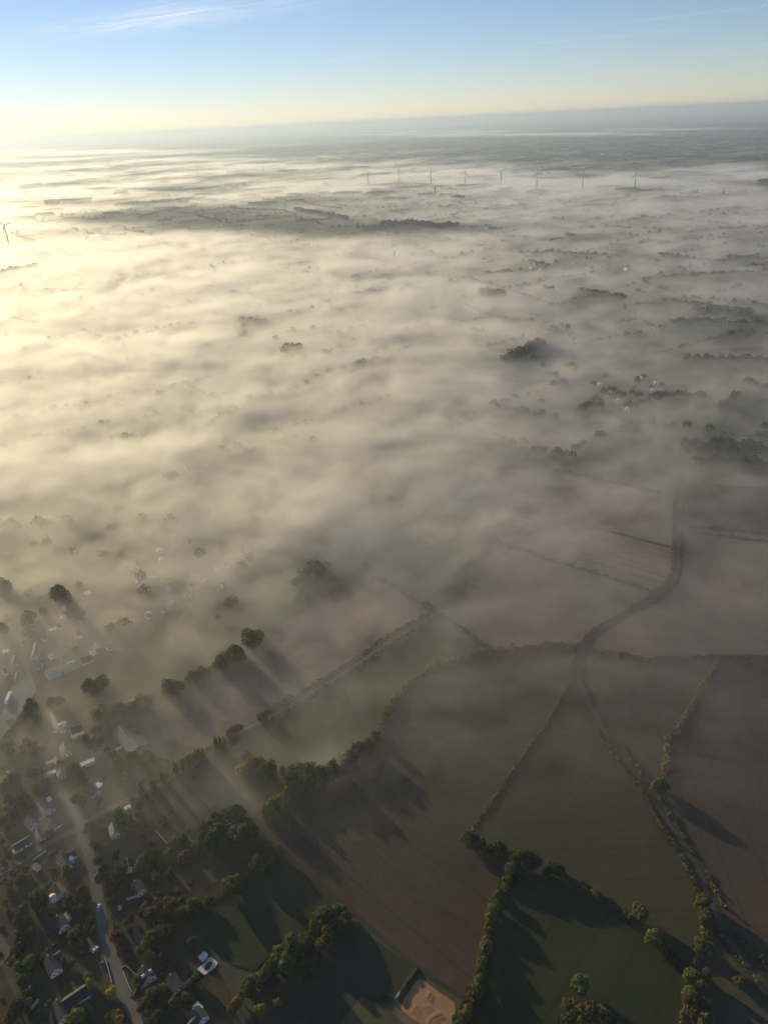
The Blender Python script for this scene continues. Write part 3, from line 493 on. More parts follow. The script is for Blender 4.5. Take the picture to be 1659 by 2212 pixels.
# garden trees filling the plots between the houses
GR = random.Random(21); ng_ = 0
ROADS_ = smooth_line(MAIN, 3) + smooth_line(TR[:8], 3) + smooth_line(Ws('A', [(505, 608), (330, 690), (150, 805), (0, 890)]), 4) + smooth_line(Ws('A', [(-200, 250), (0, 247), (262, 240)]), 4)
PLOT = [(930, 480), (300, 110)]
spots = []
while len(spots) < 46:
    vx, vy = GR.uniform(5, 420), GR.uniform(1600, 2200)
    if vx > 300 - (vy - 1600) * .12 and vy < 1760: continue
    if (vx - 560) ** 2 + (vy - 2090) ** 2 < 130 ** 2: continue
    p = ground_at(vx, vy)
    if min((p - q).length for q in ROADS_) < 7.5: continue
    if any((p - q).length < 5 for q, _, _ in spots): continue
    if any(abs(vx - hx) < 17 and -22 < vy - hy < 16 for hx, hy in HOUSE_SPOTS): continue
    spots.append((p, vx, vy))
_lab = plot_label('plot tree', [(a, b) for _, a, b in spots])
for i, (p, vx, vy) in enumerate(spots):
    tree(p.x, p.y, GR.uniform(2.2, 3.9), GR.choice('gdodog'), _lab[i], 'tree', 'trees among the village plots', 'round', 'village_tree', GR.uniform(.9, 1.15))

# small garden shrubs, scattered where the village shows low planting
SR = random.Random(9); nb = 0
BUILT = []
while nb < 110:
    vx, vy = SR.uniform(0, 470), SR.uniform(1600, 2205)
    if vx > 470 - (vy - 1600) * .1 and vy > 1900: continue
    p = ground_at(vx, vy)
    if min((p - q).length for q in smooth_line(MAIN, 3)) < 6.5: continue
    r = SR.uniform(1.3, 2.6)
    BUILT.append((p, r, SR.choice('goodb'), SR.uniform(.8, 1.2), (vx, vy))); nb += 1
for (p, r, c_, q_, _), l_ in zip(BUILT, plot_label('low shrub', [b[4] for b in BUILT])): tree(p.x, p.y, r, c_, l_, 'shrub', 'garden shrubs', 'bush', 'garden_shrub', q_)
print('trees', NTREE[0], time.time() - T0, flush=True)

# ------------------------------------------------------------------ hedges: one leafy mass each
def hedge(pts, w, h, label, col='d', seed=1, dens=5.0, gap=0.0, name='hedge'):
    L = smooth_line(pts, 5); rs = np.random.RandomState(seed); P = np.array([(p.x, p.y) for p in L]); seg = np.linalg.norm(np.diff(P, axis=0), axis=1); cum = np.r_[0, np.cumsum(seg)]
    n = int(cum[-1] * dens); s = rs.uniform(0, cum[-1], n); X0 = np.interp(s, cum, P[:, 0]); Y0 = np.interp(s, cum, P[:, 1])
    tx = np.interp(s + 1, cum, P[:, 0]) - np.interp(s - 1, cum, P[:, 0]); ty = np.interp(s + 1, cum, P[:, 1]) - np.interp(s - 1, cum, P[:, 1]); l = np.hypot(tx, ty) + 1e-6
    ph = rs.uniform(0, 6.28, 4)
    bump = .75 + .3 * np.sin(s / 7.3 + ph[0]) * np.sin(s / 3.1 + ph[1]) + .25 * np.sin(s / 1.7 + ph[2]) * np.sin(s / 23 + ph[3])
    keep = bump > gap
    th = rs.uniform(0, PI, n); rad = rs.uniform(.7, 1.0, n)
    off = np.cos(th) * rad * w / 2 * bump; z = np.sin(th) * rad * h * bump
    pts3 = np.c_[X0 - ty / l * off, Y0 + tx / l * off, np.maximum(z, .15)][keep]
    nr = np.c_[-ty / l * np.cos(th), tx / l * np.cos(th), np.sin(th) + .2][keep]
    return tag(link(name, quads_mesh(name, leaf_quads(pts3, nr, .62, rs), LEAF[col])), label, 'hedge')
hedge(Ws('F', [(600, 1190), (560, 1250), (500, 1350), (440, 1450), (330, 1620)])[:-1] + Ws('C', [(330, 150), (160, 400), (90, 500), (40, 575)]), 2.6, 2.2, 'low clipped hedge between brown field and olive field', 'o', 1)
hedge(Ws('C', [(738, 10), (830, 150), (935, 270), (1000, 375), (1060, 490), (1150, 625), (1225, 755), (1285, 890)]), 4.0, 3.0, 'ragged hedge on the left side of the lane', 'o', 2, 5, .55)
hedge(Ws('C', [(860, 80), (1000, 275), (1085, 400), (1210, 600), (1250, 690)]), 4.0, 2.6, 'hedge on the right side of the lane', 'd', 3, 5, .6)
hedge(Ws('C', [(1320, 770), (1370, 870), (1420, 975)]), 3.4, 2.6, 'short hedge piece right of the lane', 'o', 31, 6)
hedge(Ws('C', [(1380, 1080), (1450, 1170), (1520, 1260), (1600, 1360)]), 4, 3, 'broken bushes left of the lane near the edge', 'o', 32, 4, .7)
hedge(Ws('C', [(1470, 1080), (1520, 1130), (1660, 1290), (1760, 1420)]), 4, 3, 'broken bushes right of the lane near the edge', 'd', 33, 4, .65)
hedge(Ws('F', [(690, 1035), (850, 1050), (1000, 1075), (1200, 1078), (1380, 1066), (1659, 1070), (1900, 1075)]), 4.5, 4.2, 'dark hedge crossing to the right edge', 'd', 4, 6)
hedge(Ws('F', [(1380, 1085), (1290, 1250), (1230, 1350), (1150, 1480)]) + Ws('C', [(1120, 40), (1105, 180), (1075, 290)]), 5.5, 4.5, 'yellowing hedge between reddish wedge and dusky field', 'o', 5, 7)
hedge(H1, 8.0, 6.5, 'winding hedge along the top of the brown field', 'o', 6, 16)
hedge([p + Vector((1.5, -4.5, 0)) for p in TR[8:15]], 5.0, 4.4, 'hedge on the near side of the farm track', 'o', 7, 10, .35)
hedge([p + Vector((-2.2, 5.0, 0)) for p in TR[8:15]], 5.0, 4.6, 'hedge on the far side of the farm track', 'd', 8, 10, .4)
hedge(Ws('D', [(1000, 1095), (1100, 1060), (1200, 1005), (1320, 945), (1400, 890), (1500, 870)]), 9, 8.5, 'misty hedge under the treeline above the pale field', 'd', 81, 20)
hedge(Ws('P5', [(960, 320), (1100, 260), (1260, 235), (1420, 200), (1560, 130)]), 9, 8, 'dense undergrowth behind the grey barns', 'd', 82, 14)
hedge(Ws('A', [(850, 385), (1000, 310), (1150, 225), (1300, 130), (1400, 70)]), 5, 4, 'scrub below the long poplar row', 'd', 83, 11)
hedge(Ws('P2', [(700, 1110), (800, 1020), (960, 900), (1100, 760), (1300, 620), (1500, 510)]), 6, 4.5, 'undergrowth of the thick hedge above the pool', 'd', 84, 12)
hedge(Ws('B', [(100, 1620), (300, 1440), (450, 1340), (560, 1220), (680, 1160)]), 8, 4.5, 'scrub under the clump at the brown field corner', 'd', 85, 14)
hedge(Ws('E', [(1290, 600), (1380, 660), (1480, 725), (1600, 815)]), 5, 4.5, 'hedge falling from the track bend to the brown field', 'd', 9, 7)
hedge(Ws('E', [(880, 370), (960, 400), (1120, 490), (1260, 570)]), 4, 3.4, 'misty hedge above the track bend', 'd', 91, 6)
hedge(Ws('F', [(190, 440), (350, 490), (500, 545), (690, 600), (880, 660), (1010, 700)]), 4.5, 4.0, 'hedge below the striped field', 'd', 10, 6, .5)
hedge(Ws('F', [(760, 375), (900, 410), (1030, 445), (1130, 470)]), 3.2, 2.6, 'thin dark hedge above the striped field', 'd', 11, 6)
hedge(Ws('F', [(450, 40), (560, 65), (740, 105), (900, 140), (1160, 200)]), 5, 5, 'faint hedge at the far side of the long pale field', 'd', 12, 5)
hedge(Ws('F', [(1215, 358), (1400, 375), (1600, 395), (1900, 425)]), 5, 4, 'hedge along the far side of the side lane', 'd', 13, 6)
hedge(Ws('F', [(1320, 400), (1480, 420), (1660, 440), (1900, 470)]), 4, 3, 'hedge along the near side of the side lane', 'd', 14, 6, .5)
hedge(Ws('F', [(1155, 100), (1148, 380), (1140, 590), (1090, 685), (990, 755), (850, 840), (725, 915), (648, 1000), (612, 1080), (605, 1160)]), 4.2, 3.6, 'hedge on the outer left side of the bending lane', 'd', 15, 7, .4)
hedge(Ws('F', [(1205, 100), (1197, 350)]), 3, 2.4, 'hedge right of the lane top', 'd', 16, 6)
hedge(Ws('F', [(1195, 400), (1185, 600), (1135, 700), (1010, 790)]), 3, 2.4, 'low hedge inside the lane bend', 'd', 161, 6, .6)
hedge(Ws('F', [(645, 1110), (660, 1200), (700, 1290)]), 3.4, 2.6, 'low hedge right of the lane dip', 'd', 17, 6)
hedge(Ws('C', [(520, 775), (620, 832), (740, 900), (900, 1022), (1060, 1152), (1222, 1312)]), 6.0, 4.0, 'broad dark hedge between olive field and dark pasture', 'd', 18, 9)
hedge(Ws('C', [(1280, 900), (1310, 1010), (1310, 1110), (1290, 1210), (1235, 1310), (1215, 1450), (1195, 1591), (1185, 1700)]), 4.5, 3.6, 'hedge at the right end of the dark pasture', 'o', 19, 7)
hedge(Ws('C', [(30, 585), (110, 630), (200, 660), (330, 730)]), 5, 3.6, 'dark hedge at the corner of the brown field', 'd', 20, 8)
hedge(Ws('C', [(265, 770), (215, 890), (165, 1000), (150, 1080), (120, 1220), (90, 1390), (45, 1510), (0, 1620)]), 4.5, 3.5, 'understorey hedge right of the brown field', 'o', 21, 8)
hedge(Ws('B', [(290, 750), (170, 840), (40, 950)]) + Ws('P2', [(1580, 500), (1350, 560)]), 4, 3, 'undergrowth of the short hedge by the paddock', 'd', 22, 7)
hedge(Ws('P2', [(640, 1690), (560, 1790), (520, 1830)]), 2.4, 2.0, 'garden hedge below the slate house', 'o', 23, 9)
hedge(Ws('P2', [(860, 1480), (930, 1450), (1040, 1370)]), 2.2, 2.0, 'garden hedge right of the slate house', 'd', 24, 9)
hedge(Ws('P8', [(1300, 1106), (1380, 900), (1480, 720), (1560, 600)]), 4, 3, 'hedge beside the right end of the sand arena', 'd', 25, 8)
hedge(Ws('P8', [(770, 300), (690, 420), (600, 550), (510, 690)]), 1.6, 2.2, 'straight dark hedge left of the sand arena', 'd', 26, 12)
hedge(Ws('P3', [(690, 1280), (750, 1230), (820, 1180)]), 2, 1.8, 'clipped hedge below the side street', 'o', 27, 9)
hedge(Ws('P5', [(60, 520), (120, 430), (200, 330), (240, 280)]), 3, 3, 'hedge beside the asphalt yard', 'd', 28, 8)
hedge(Ws('P1', [(560, 1260), (700, 1140), (850, 1040)]), 1.8, 1.6, 'thin garden hedge between two white gabled houses', 'o', 29, 9)
hedge(Ws('P1', [(580, 300), (680, 220), (800, 130)]), 1.6, 1.5, 'straight garden hedge above the pavilion', 'o', 30, 9)
print('hedges', time.time() - T0, flush=True)

# ------------------------------------------------------------------ distant trees and hedgerows (one mass)
def far_trees():
    rs = np.random.RandomState(77); P = []   # x, y, radius
    def line(s, pts, rpx=None, rows=1, rm=5.6):
        w = Ws(s, pts)
        for a, b in zip(w[:-1], w[1:]):
            n = max(2, int((b - a).length / (rm * 1.35)))
            for r_ in range(rows):
                for k in range(n):
                    t = (k + rs.uniform(-.4, .4)) / n; q = a.lerp(b, t); off = rs.normal(0, rm * .5) + r_ * rm * 1.5
                    P.append((q.x, q.y + off, rm * rs.uniform(.65, 1.3)))
    for s, L in (('G3', [[(440, 335), (500, 310), (560, 295), (610, 290)], [(640, 285), (720, 265), (800, 250), (850, 250)], [(1240, 375), (1305, 375)], [(690, 555), (760, 520), (860, 495), (920, 483)], [(1030, 575), (1095, 570)], [(905, 685), (960, 655), (1040, 625)],
                 [(1370, 485), (1450, 450), (1520, 435), (1650, 395)], [(1470, 295), (1530, 275), (1650, 255)], [(870, 384), (910, 380)], [(500, 605), (525, 608)], [(520, 505), (580, 497)], [(40, 370), (150, 360)], [(490, 740), (640, 740)], [(740, 925), (850, 895), (940, 855)],
                 [(0, 260), (60, 225), (160, 250)], [(70, 445), (140, 445)], [(1380, 150), (1440, 155)], [(1520, 120), (1640, 105)], [(1030, 230), (1160, 230)], [(970, 795), (1120, 795)], [(0, 1120), (120, 1130)], [(180, 1110), (260, 1120)], [(280, 1110), (310, 1110)], [(700, 1130), (770, 1110)], [(340, 75), (370, 75)], [(270, 105), (380, 100)], [(450, 70), (480, 70)], [(1190, 320), (1205, 320)], [(1280, 345), (1300, 345)], [(820, 155), (835, 155)], [(720, 178), (760, 178)]]),
                 ('G4', [[(850, 98), (1050, 133)], [(1100, 108), (1135, 108)], [(1250, 153), (1400, 168), (1600, 193)], [(1240, 233), (1650, 243)], [(450, 28), (560, 18)], [(1290, 398), (1659, 403)], [(830, 623), (900, 603), (980, 608)], [(480, 608), (620, 635), (760, 658)], [(670, 583), (690, 583)], [(1490, 293), (1500, 293)], [(1450, 605), (1540, 550)], [(1570, 503), (1659, 528)], [(600, 760), (640, 764)], [(670, 803), (830, 823)], [(1410, 773), (1450, 773)], [(1625, 694), (1640, 694)], [(380, 275), (440, 285)], [(215, 182), (230, 182)], [(800, 433), (860, 443)], [(300, 695), (360, 690)], [(0, 370), (140, 350)], [(700, 95), (740, 95)], [(840, 94), (860, 94)], [(1310, 105), (1340, 105)], [(1040, 610), (1200, 560), (1400, 560)], [(1000, 240), (1100, 230)]]),
                 ('G2', [[(1100, 642), (1170, 632), (1240, 642)], [(1390, 632), (1500, 617)], [(1140, 597), (1200, 597)], [(1190, 692), (1440, 722), (1580, 702)], [(1430, 682), (1490, 682)], [(1480, 702), (1659, 712)], [(1560, 742), (1659, 737)], [(1200, 792), (1500, 772), (1659, 762)], [(580, 684), (700, 680), (850, 690), (1000, 694)], [(620, 720), (720, 740)], [(790, 604), (820, 612)], [(450, 582), (520, 577)], [(560, 457), (600, 457)], [(960, 570), (1070, 575)], [(1440, 580), (1659, 570)], [(1060, 412), (1300, 412)]]),
                 ('G1', [[(210, 472), (330, 467), (400, 457)], [(330, 557), (410, 552)], [(1280, 547), (1480, 532)], [(1340, 472), (1480, 492)], [(1540, 572), (1659, 567)], [(880, 457), (925, 457)], [(680, 547), (750, 537)], [(380, 602), (550, 607)], [(975, 382), (1150, 377)], [(600, 530), (700, 500), (850, 480)], [(850, 520), (960, 545)], [(1000, 490), (1250, 500)], [(700, 440), (780, 435)]])):
        for l in L: line(s, l)
    line('G3', [(1235, 372), (1305, 372)], rows=3, rm=8); line('G4', [(420, 124), (530, 124)], rows=3, rm=7); line('G4', [(1310, 802), (1450, 806), (1659, 802)], rows=4, rm=6.0); line('G4', [(1350, 850), (1659, 862)], rows=2, rm=5.5)
    line('G2', [(0, 562), (120, 560), (240, 575), (330, 563)], rows=4, rm=9); line('G1', [(0, 784), (60, 764), (160, 752)], rows=3, rm=9); line('G2', [(300, 447), (350, 447)], rows=3, rm=10); line('G2', [(420, 864), (530, 874)], rows=3, rm=8)
    line('G4', [(530, 425), (620, 380), (700, 335)], rows=3, rm=8); line('G1', [(1280, 500), (1500, 540)], rows=3, rm=9); line('G1', [(500, 480), (900, 450)], rows=2, rm=9); line('G4', [(1350, 190), (1600, 210)], rows=3, rm=7)
    for k in range(70):      # loose trees in the misty villages
        s, x0, x1, y0, y1 = (('G4', 900, 1250, 470, 610), ('G2', 560, 1020, 670, 760), ('D', 0, 1650, 0, 800))[k % 3]
        p = W(s, (rs.uniform(x0, x1), rs.uniform(y0, y1))); P.append((p.x, p.y, rs.uniform(3.5, 6.5)))
    fence_verts = []; fence_faces = []
    for (xa, ya, xb, yb, cyy) in hedge_edges:
        if rs.rand() > .62: continue
        mx, my = (xa + xb) / 2, (ya + yb) / 2
        _, vy = to_pix(np.array([mx]), np.array([my]), np.array([0.]))
        if vy[0] > 965: continue
        L = math.hypot(xb - xa, yb - ya)
        if cyy < 5200:
            n = int(L / 9.5)
            for k in range(n):
                if rs.rand() < .22: continue
                t = (k + rs.uniform(-.4, .4)) / n; P.append((xa + (xb - xa) * t + rs.normal(0, 1), ya + (yb - ya) * t + rs.normal(0, 1), rs.uniform(2.0, 4.2) if rs.rand() < .8 else rs.uniform(4, 7)))
        else:
            n = 4; wd = rs.uniform(6, 12); hh = rs.uniform(5, 12); tx, ty = (xb - xa) / L, (yb - ya) / L
            for k in range(n):
                a, b = k / n, (k + rs.uniform(.7, 1)) / n; h = hh * rs.uniform(.6, 1.2); i = len(fence_verts)
                for t in (a, b):
                    x_, y_ = xa + (xb - xa) * t, ya + (yb - ya) * t
                    fence_verts.extend([(x_ - ty * wd / 2, y_ + tx * wd / 2, 0), (x_ + ty * wd / 2, y_ - tx * wd / 2, 0), (x_ + ty * wd * .2, y_ - tx * wd * .2, h), (x_ - ty * wd * .2, y_ + tx * wd * .2, h)])
                fence_faces.extend([(i + q[0], i + q[1], i + q[2], i + q[3]) for q in ((0, 3, 7, 4), (3, 2, 6, 7), (2, 1, 5, 6), (0, 1, 2, 3), (4, 7, 6, 5))])
    for k in range(420):     # far woods
        yy = rs.uniform(4500, 18000); xx = rs.uniform(-.55, .5) * yy; R = rs.uniform(40, 190) * (yy / 9000); hh = rs.uniform(9, 17); i = len(fence_verts); n = 12
        el = rs.uniform(.3, .7)
        for ring, (kr, kz) in enumerate(((1, 0), (.97, .75), (.8, 1.0))):
            for q in range(n):
                a = 2 * PI * q / n; rr = R * kr * rs.uniform(.8, 1.1); fence_verts.append((xx + math.cos(a) * rr, yy + math.sin(a) * rr * el, hh * kz * rs.uniform(.85, 1.15) if kz else 0))
        fence_verts.append((xx, yy, hh * 1.05)); top = len(fence_verts) - 1
        for ring in range(2):
            for q in range(n): fence_faces.append((i + ring * n + q, i + ring * n + (q + 1) % n, i + (ring + 1) * n + (q + 1) % n, i + (ring + 1) * n + q))
        for q in range(n): fence_faces.append((i + 2 * n + q, i + 2 * n + (q + 1) % n, top))
    P = np.array(P); dist = np.hypot(P[:, 0], P[:, 1])
    out = []
    for lo, hi, nq in ((0, 1500, 150), (1500, 2800, 44), (2800, 99999, 16)):
        S = P[(dist >= lo) & (dist < hi)]; n = len(S)
        if not n: continue
        d = rs.normal(0, 1, (n, nq, 3)); d[..., 2] = np.abs(d[..., 2]) * 1.0 - .25; d /= np.linalg.norm(d, axis=2)[..., None]
        r = S[:, 2][:, None, None] * (1.05 * rs.uniform(.25, 1.0, (n, nq, 1)) ** .4) * (1 + .25 * np.sin(d[..., :1] * 5 + S[:, :1, None] * 3) * np.sin(d[..., 1:2] * 4 + S[:, 1:2, None]))
        c = np.stack([S[:, 0], S[:, 1], S[:, 2] * .95], 1)[:, None, :] + d * r * np.array([1, 1, 1.0])
        sz = np.repeat(S[:, 2] * (.125 if nq == 150 else .22 if nq == 44 else .36), nq)
        q = leaf_quads(c.reshape(-1, 3), d.reshape(-1, 3), 1.0, rs, .55)
        ctr = np.repeat(c.reshape(-1, 3), 4, 0); out.append(ctr + (q - ctr) * np.repeat(sz, 4)[:, None])
    v = np.concatenate(out)
    print('far trees', len(P), len(v) // 4, len(fence_faces), flush=True)
    tag(link('distant_trees', quads_mesh('distant_trees', v, leaf_mat('leaf_far', (.05, .062, .028)))), 'trees and hedgerows rising out of the fog', kind='stuff')
    tag(link('distant_woods', mesh('distant_woods', fence_verts, fence_faces, leaf_mat('leaf_woods', (.045, .055, .03), .25, 0.0))), 'woods and hedge banks far towards the horizon', kind='stuff')
far_trees()
print('far', time.time() - T0, flush=True)

# ------------------------------------------------------------------ houses
def gable_parts(root, L, w, eave, rise, wall, roof, chim=True, wins=True, over=.4, y_off=0.0, suffix=''):
    h = eave + rise; y0, y1 = -L / 2 + y_off, L / 2 + y_off; x = w / 2
    wv = [(-x, y0, 0), (x, y0, 0), (x, y1, 0), (-x, y1, 0), (-x, y0, eave), (x, y0, eave), (x, y1, eave), (-x, y1, eave), (0, y0, h), (0, y1, h)]
    link('wall', mesh('wall', wv, [(0, 1, 5, 8, 4), (2, 3, 7, 9, 6), (1, 2, 6, 5), (3, 0, 4, 7), (0, 3, 2, 1), (4, 8, 9, 7), (5, 6, 9, 8)], wall), root)
    sl = rise / x; ex = x + over; ez = eave - over * sl; t = .22
    ya, yb = y0 - .12, y1 + .12
    rv = []; rf = []
    for s in (-1, 1):
        n = len(rv); rv += [(s * ex, ya, ez + .03), (s * ex, yb, ez + .03), (0, yb, h + .03), (0, ya, h + .03), (s * ex, ya, ez + .03 + t), (s * ex, yb, ez + .03 + t), (0, yb, h + .03 + t * 1.1), (0, ya, h + .03 + t * 1.1)]
        rf += [tuple(n + i for i in q) for q in ((0, 1, 2, 3), (4, 7, 6, 5), (0, 4, 5, 1), (0, 3, 7, 4), (1, 5, 6, 2))]
    ro = link('roof', mesh('roof', rv, rf, roof), root)
    if chim:
        m = MB().box(-.35, .35, y1 - 1.6, y1 - .7, h - .7, h + 1.1); link('chimney', m.mesh('chimney', STONE), ro)
    if wins:
        def win(cx_, cy_, cz, ax, ww=1.0, hh=1.15):
            a = MB(); b = MB()
            if ax == 'y': s = 1 if cy_ > 0 else -1; a.box(cx_ - ww / 2, cx_ + ww / 2, cy_ - .05, cy_ + .05, cz - hh / 2, cz + hh / 2); b.box(cx_ - ww / 2 + .1, cx_ + ww / 2 - .1, cy_ + s * .055 - .02, cy_ + s * .055 + .02, cz - hh / 2 + .1, cz + hh / 2 - .1)
            else: s = 1 if cx_ > 0 else -1; a.box(cx_ - .05, cx_ + .05, cy_ - ww / 2, cy_ + ww / 2, cz - hh / 2, cz + hh / 2); b.box(cx_ + s * .055 - .02, cx_ + s * .055 + .02, cy_ - ww / 2 + .1, cy_ + ww / 2 - .1, cz - hh / 2 + .1, cz + hh / 2 - .1)
            f = link('window', a.mesh('window', FRAME), root); link('pane', b.mesh('pane', GLASS), f)
        win(-w * .22, y0, 1.5, 'y'); win(w * .22, y0, 1.5, 'y', 1.3); win(0, y0, eave + rise * .3, 'y', .9, 1.0)
        for s in (-1, 1):
            for k in (-.28, .28): win(s * x, L * k + y_off, 1.5, 'x', 1.3)
        link('door', MB().box(x - .05, x + .06, y_off - .5, y_off + .5, 0, 2.1).mesh('door', DOOR), root)
    return ro
HOUSES = []
def house(sheet, near, far_, width, label, wall='w', roof='k', eave=2.7, pitch=.85, chim=True, wins=True, name='house', cat='house', group=None, wing=None, dorm=False):
    width *= .74; rise = width / 2 * pitch; h = eave + rise
    a, b = W(sheet, near, h), W(sheet, far_, h); d = b - a; L = max(d.length, 3.5); c = (a + b) / 2
    rz = math.atan2(-d.x, d.y)
    o = empty(name, (c.x, c.y, .15), rz); tag(o, label, cat, group); HOUSES.append((c.x, c.y, max(L, width) / 2))
    ro = gable_parts(o, L, width, eave, rise, WALLS[wall], ROOFS[roof], chim, wins)
    if wing:   # (side, offset along, length, width): a lower wing at right angles
        s, yo, wl, ww = wing; r2 = ww / 2 * pitch; e2 = eave - .25; hh = e2 + r2; x0 = s * width / 2 * .3; x1 = s * (width / 2 + wl); q = ww / 2
        wv = [(x0, yo - q, 0), (x1, yo - q, 0), (x1, yo + q, 0), (x0, yo + q, 0), (x0, yo - q, e2), (x1, yo - q, e2), (x1, yo + q, e2), (x0, yo + q, e2), (x0, yo, hh), (x1, yo, hh)]
        link('wing_wall', mesh('wing_wall', wv, [(0, 1, 5, 4), (2, 3, 7, 6), (1, 2, 6, 9, 5), (3, 0, 4, 8, 7), (4, 5, 9, 8), (6, 7, 8, 9)], WALLS[wall]), o)
        ov = q + .4; ez = e2 - .4 * pitch; xe = x1 + s * .15
        rv = [(x0, yo - ov, ez + .2), (xe, yo - ov, ez + .2), (xe, yo, hh + .22), (x0, yo, hh + .22), (x0, yo + ov, ez + .2), (xe, yo + ov, ez + .2), (x0, yo - ov, ez), (xe, yo - ov, ez), (xe, yo, hh + .02), (x0, yo, hh + .02), (x0, yo + ov, ez), (xe, yo + ov, ez)]
        link('wing_roof', mesh('wing_roof', rv, [(0, 1, 2, 3), (3, 2, 5, 4), (6, 9, 8, 7), (9, 10, 11, 8), (0, 6, 7, 1), (4, 5, 11, 10), (1, 7, 8, 2), (2, 8, 11, 5)], ROOFS[roof]), o)
    if dorm:
        for s in (-1, 1):
            m = MB(); y_ = -L * .15; x_ = s * width * .27; z_ = eave + rise * .45
            m.add([(x_ + s * .9, y_ - .8, z_ - .3), (x_ + s * .9, y_ + .8, z_ - .3), (x_ + s * .9, y_ + .8, z_ + .9), (x_ + s * .9, y_ - .8, z_ + .9), (x_ + s * .9, y_, z_ + 1.6), (x_ - s * .5, y_ - .8, z_ + .9), (x_ - s * .5, y_ + .8, z_ + .9), (x_ - s * .9, y_, z_ + 1.6)],
                  [(0, 1, 2, 4, 3), (3, 4, 7, 5), (2, 6, 7, 4), (0, 3, 5), (1, 6, 2)])
            link('dormer', m.mesh('dormer', WALLS[wall]), ro)
    return o
def shed(sheet, c, lx, ly, h, ref, label, roof='g', wall='w', name='shed', cat='shed', slope=.25, group=None):
    """single-pitch building, long side along the photograph line ref"""
    p = W(sheet, c, h); a, b = W(sheet, (0, 0)), W(sheet, ref)
    q = W(sheet, (c[0] + ref[0] * .01, c[1] + ref[1] * .01), h); d = q - p; rz = math.atan2(d.y, d.x)
    o = empty(name, (p.x, p.y, .12), rz); tag(o, label, cat, group); HOUSES.append((p.x, p.y, lx / 2))
    x, y = lx / 2, ly / 2
    link('wall', mesh('wall', [(-x, -y, 0), (x, -y, 0), (x, y, 0), (-x, y, 0), (-x, -y, h - slope), (x, -y, h - slope), (x, y, h), (-x, y, h)], [(0, 1, 5, 4), (1, 2, 6, 5), (2, 3, 7, 6), (3, 0, 4, 7), (0, 3, 2, 1)], WALLS[wall]), o)
    t = .18; e = .3
    link('roof', mesh('roof', [(-x - e, -y - e, h - slope + .02), (x + e, -y - e, h - slope + .02), (x + e, y + e, h + .02), (-x - e, y + e, h + .02), (-x - e, -y - e, h - slope + t), (x + e, -y - e, h - slope + t), (x + e, y + e, h + t), (-x - e, y + e, h + t)],
         [(0, 3, 2, 1), (4, 5, 6, 7), (0, 1, 5, 4), (1, 2, 6, 5), (2, 3, 7, 6), (3, 0, 4, 7)], ROOFS[roof]), o)
    link('door', MB().box(-.6, .6, -y - .06, -y + .02, 0, min(2.1, h - .5)).mesh('door', DOOR), o)
    return o
house('P1', (915, 785), (815, 640), 8.5, 'slate house with white gable beside a small pale shed', 'w', 'k')
shed('P1', (958, 662), 4.6, 3.4, 2.6, (80, 70), 'small pale flat shed above a white gable', 'l')
house('P1', (800, 1425), (690, 1215), 8.5, 'white gabled house with long dark roof and side annex', 'w', 'k', wing=(1, 3.5, 3.0, 4.0))
house('P1', (930, 2090), (820, 1850), 8.5, 'slate L-shaped house with white walls near the bottom left', 'w', 'k', wing=(1, 2.0, 11.0, 7.0))
house('P1', (885, 300), (770, 180), 8.5, 'brown-roofed house with white gable beside the white pavilion', 'w', 't')
house('P2', (650, 275), (550, 140), 8.0, 'dark-roofed house with white gable right of the road', 'w', 'k')
house('P2', (765, 1525), (665, 1365), 9.5, 'dark slate house with white dormers in a walled yard', 'w', 'k', dorm=True)
house('P2', (1180, 1660), (1060, 1490), 7.5, 'narrow house with bluish white gable below the pool', 'w', 'k')
house('P2', (1530, 2120), (1390, 1980), 9.5, 'large slate house with white walls at the bottom edge', 'w', 'k', wing=(-1, -1.0, 5.0, 6.0))
shed('P2', (1475, 1960), 4.2, 2.6, 2.4, (60, 70), 'small white shed above the large slate house', 'w')
shed('P2', (1545, 1228), 3.6, 2.8, 2.4, (-60, 50), 'small white pool house', 'w', name='pool_house')
house('P3', (690, 590), (615, 440), 12.5, 'wide grey-roofed house with sunlit gable by the road', 'c', 'g', 3.0, .5)
shed('P3', (708, 452), 4.0, 2.6, 4.6, (50, 60), 'white skylight box on the wide grey-roofed house', 'w', name='roof_box', cat='roof box')
house('P3', (500, 800), (400, 690), 8.5, 'grey house with L-shaped roof among olive trees', 'w', 'g', wing=(1, 2.5, 4.0, 5.0))
house('P3', (720, 850), (630, 720), 9.0, 'grey-roofed house above the side street', 'w', 'g', wing=(1, -2.0, 4.5, 5.5))
house('P3', (580, 980), (540, 870), 6.0, 'small pale L-shaped house left of a green tree', 'w', 'g', wing=(1, -2.0, 3.0, 3.5))
house('P3', (190, 1130), (430, 990), 7.5, 'long low dark-roofed building with bright upper edge', 'w', 'k', 2.6, .7, False, True, 'long_building', 'building')
shed('P3', (285, 1150), 9.0, 1.6, 2.3, (240, -140), 'low white lean-to in front of the long building', 'w')
house('P3', (960, 1390), (880, 1200), 8.0, 'slate house with pale angled walls by the red tree', 'w', 'k', wing=(1, 2.5, 4.5, 5.5))
shed('P3', (1010, 1300), 4.2, 3.0, 3.2, (60, 40), 'white flat annex beside the red tree', 'w')
shed('P3', (520, 1420), 4.6, 3.4, 2.6, (60, 50), 'small pale shed below the side street', 'g')
shed('P3', (370, 1495), 3.6, 2.8, 2.4, (50, -20), 'tiny grey shed at the hedge', 'g')
house('P3', (1385, 345), (1300, 215), 8.0, 'grey-roofed cottage with pale gable above the lane', 'w', 'g')
shed('P3', (1420, 245), 4.2, 3.6, 3.0, (60, 20), 'bright white annex of the grey cottage', 'w')
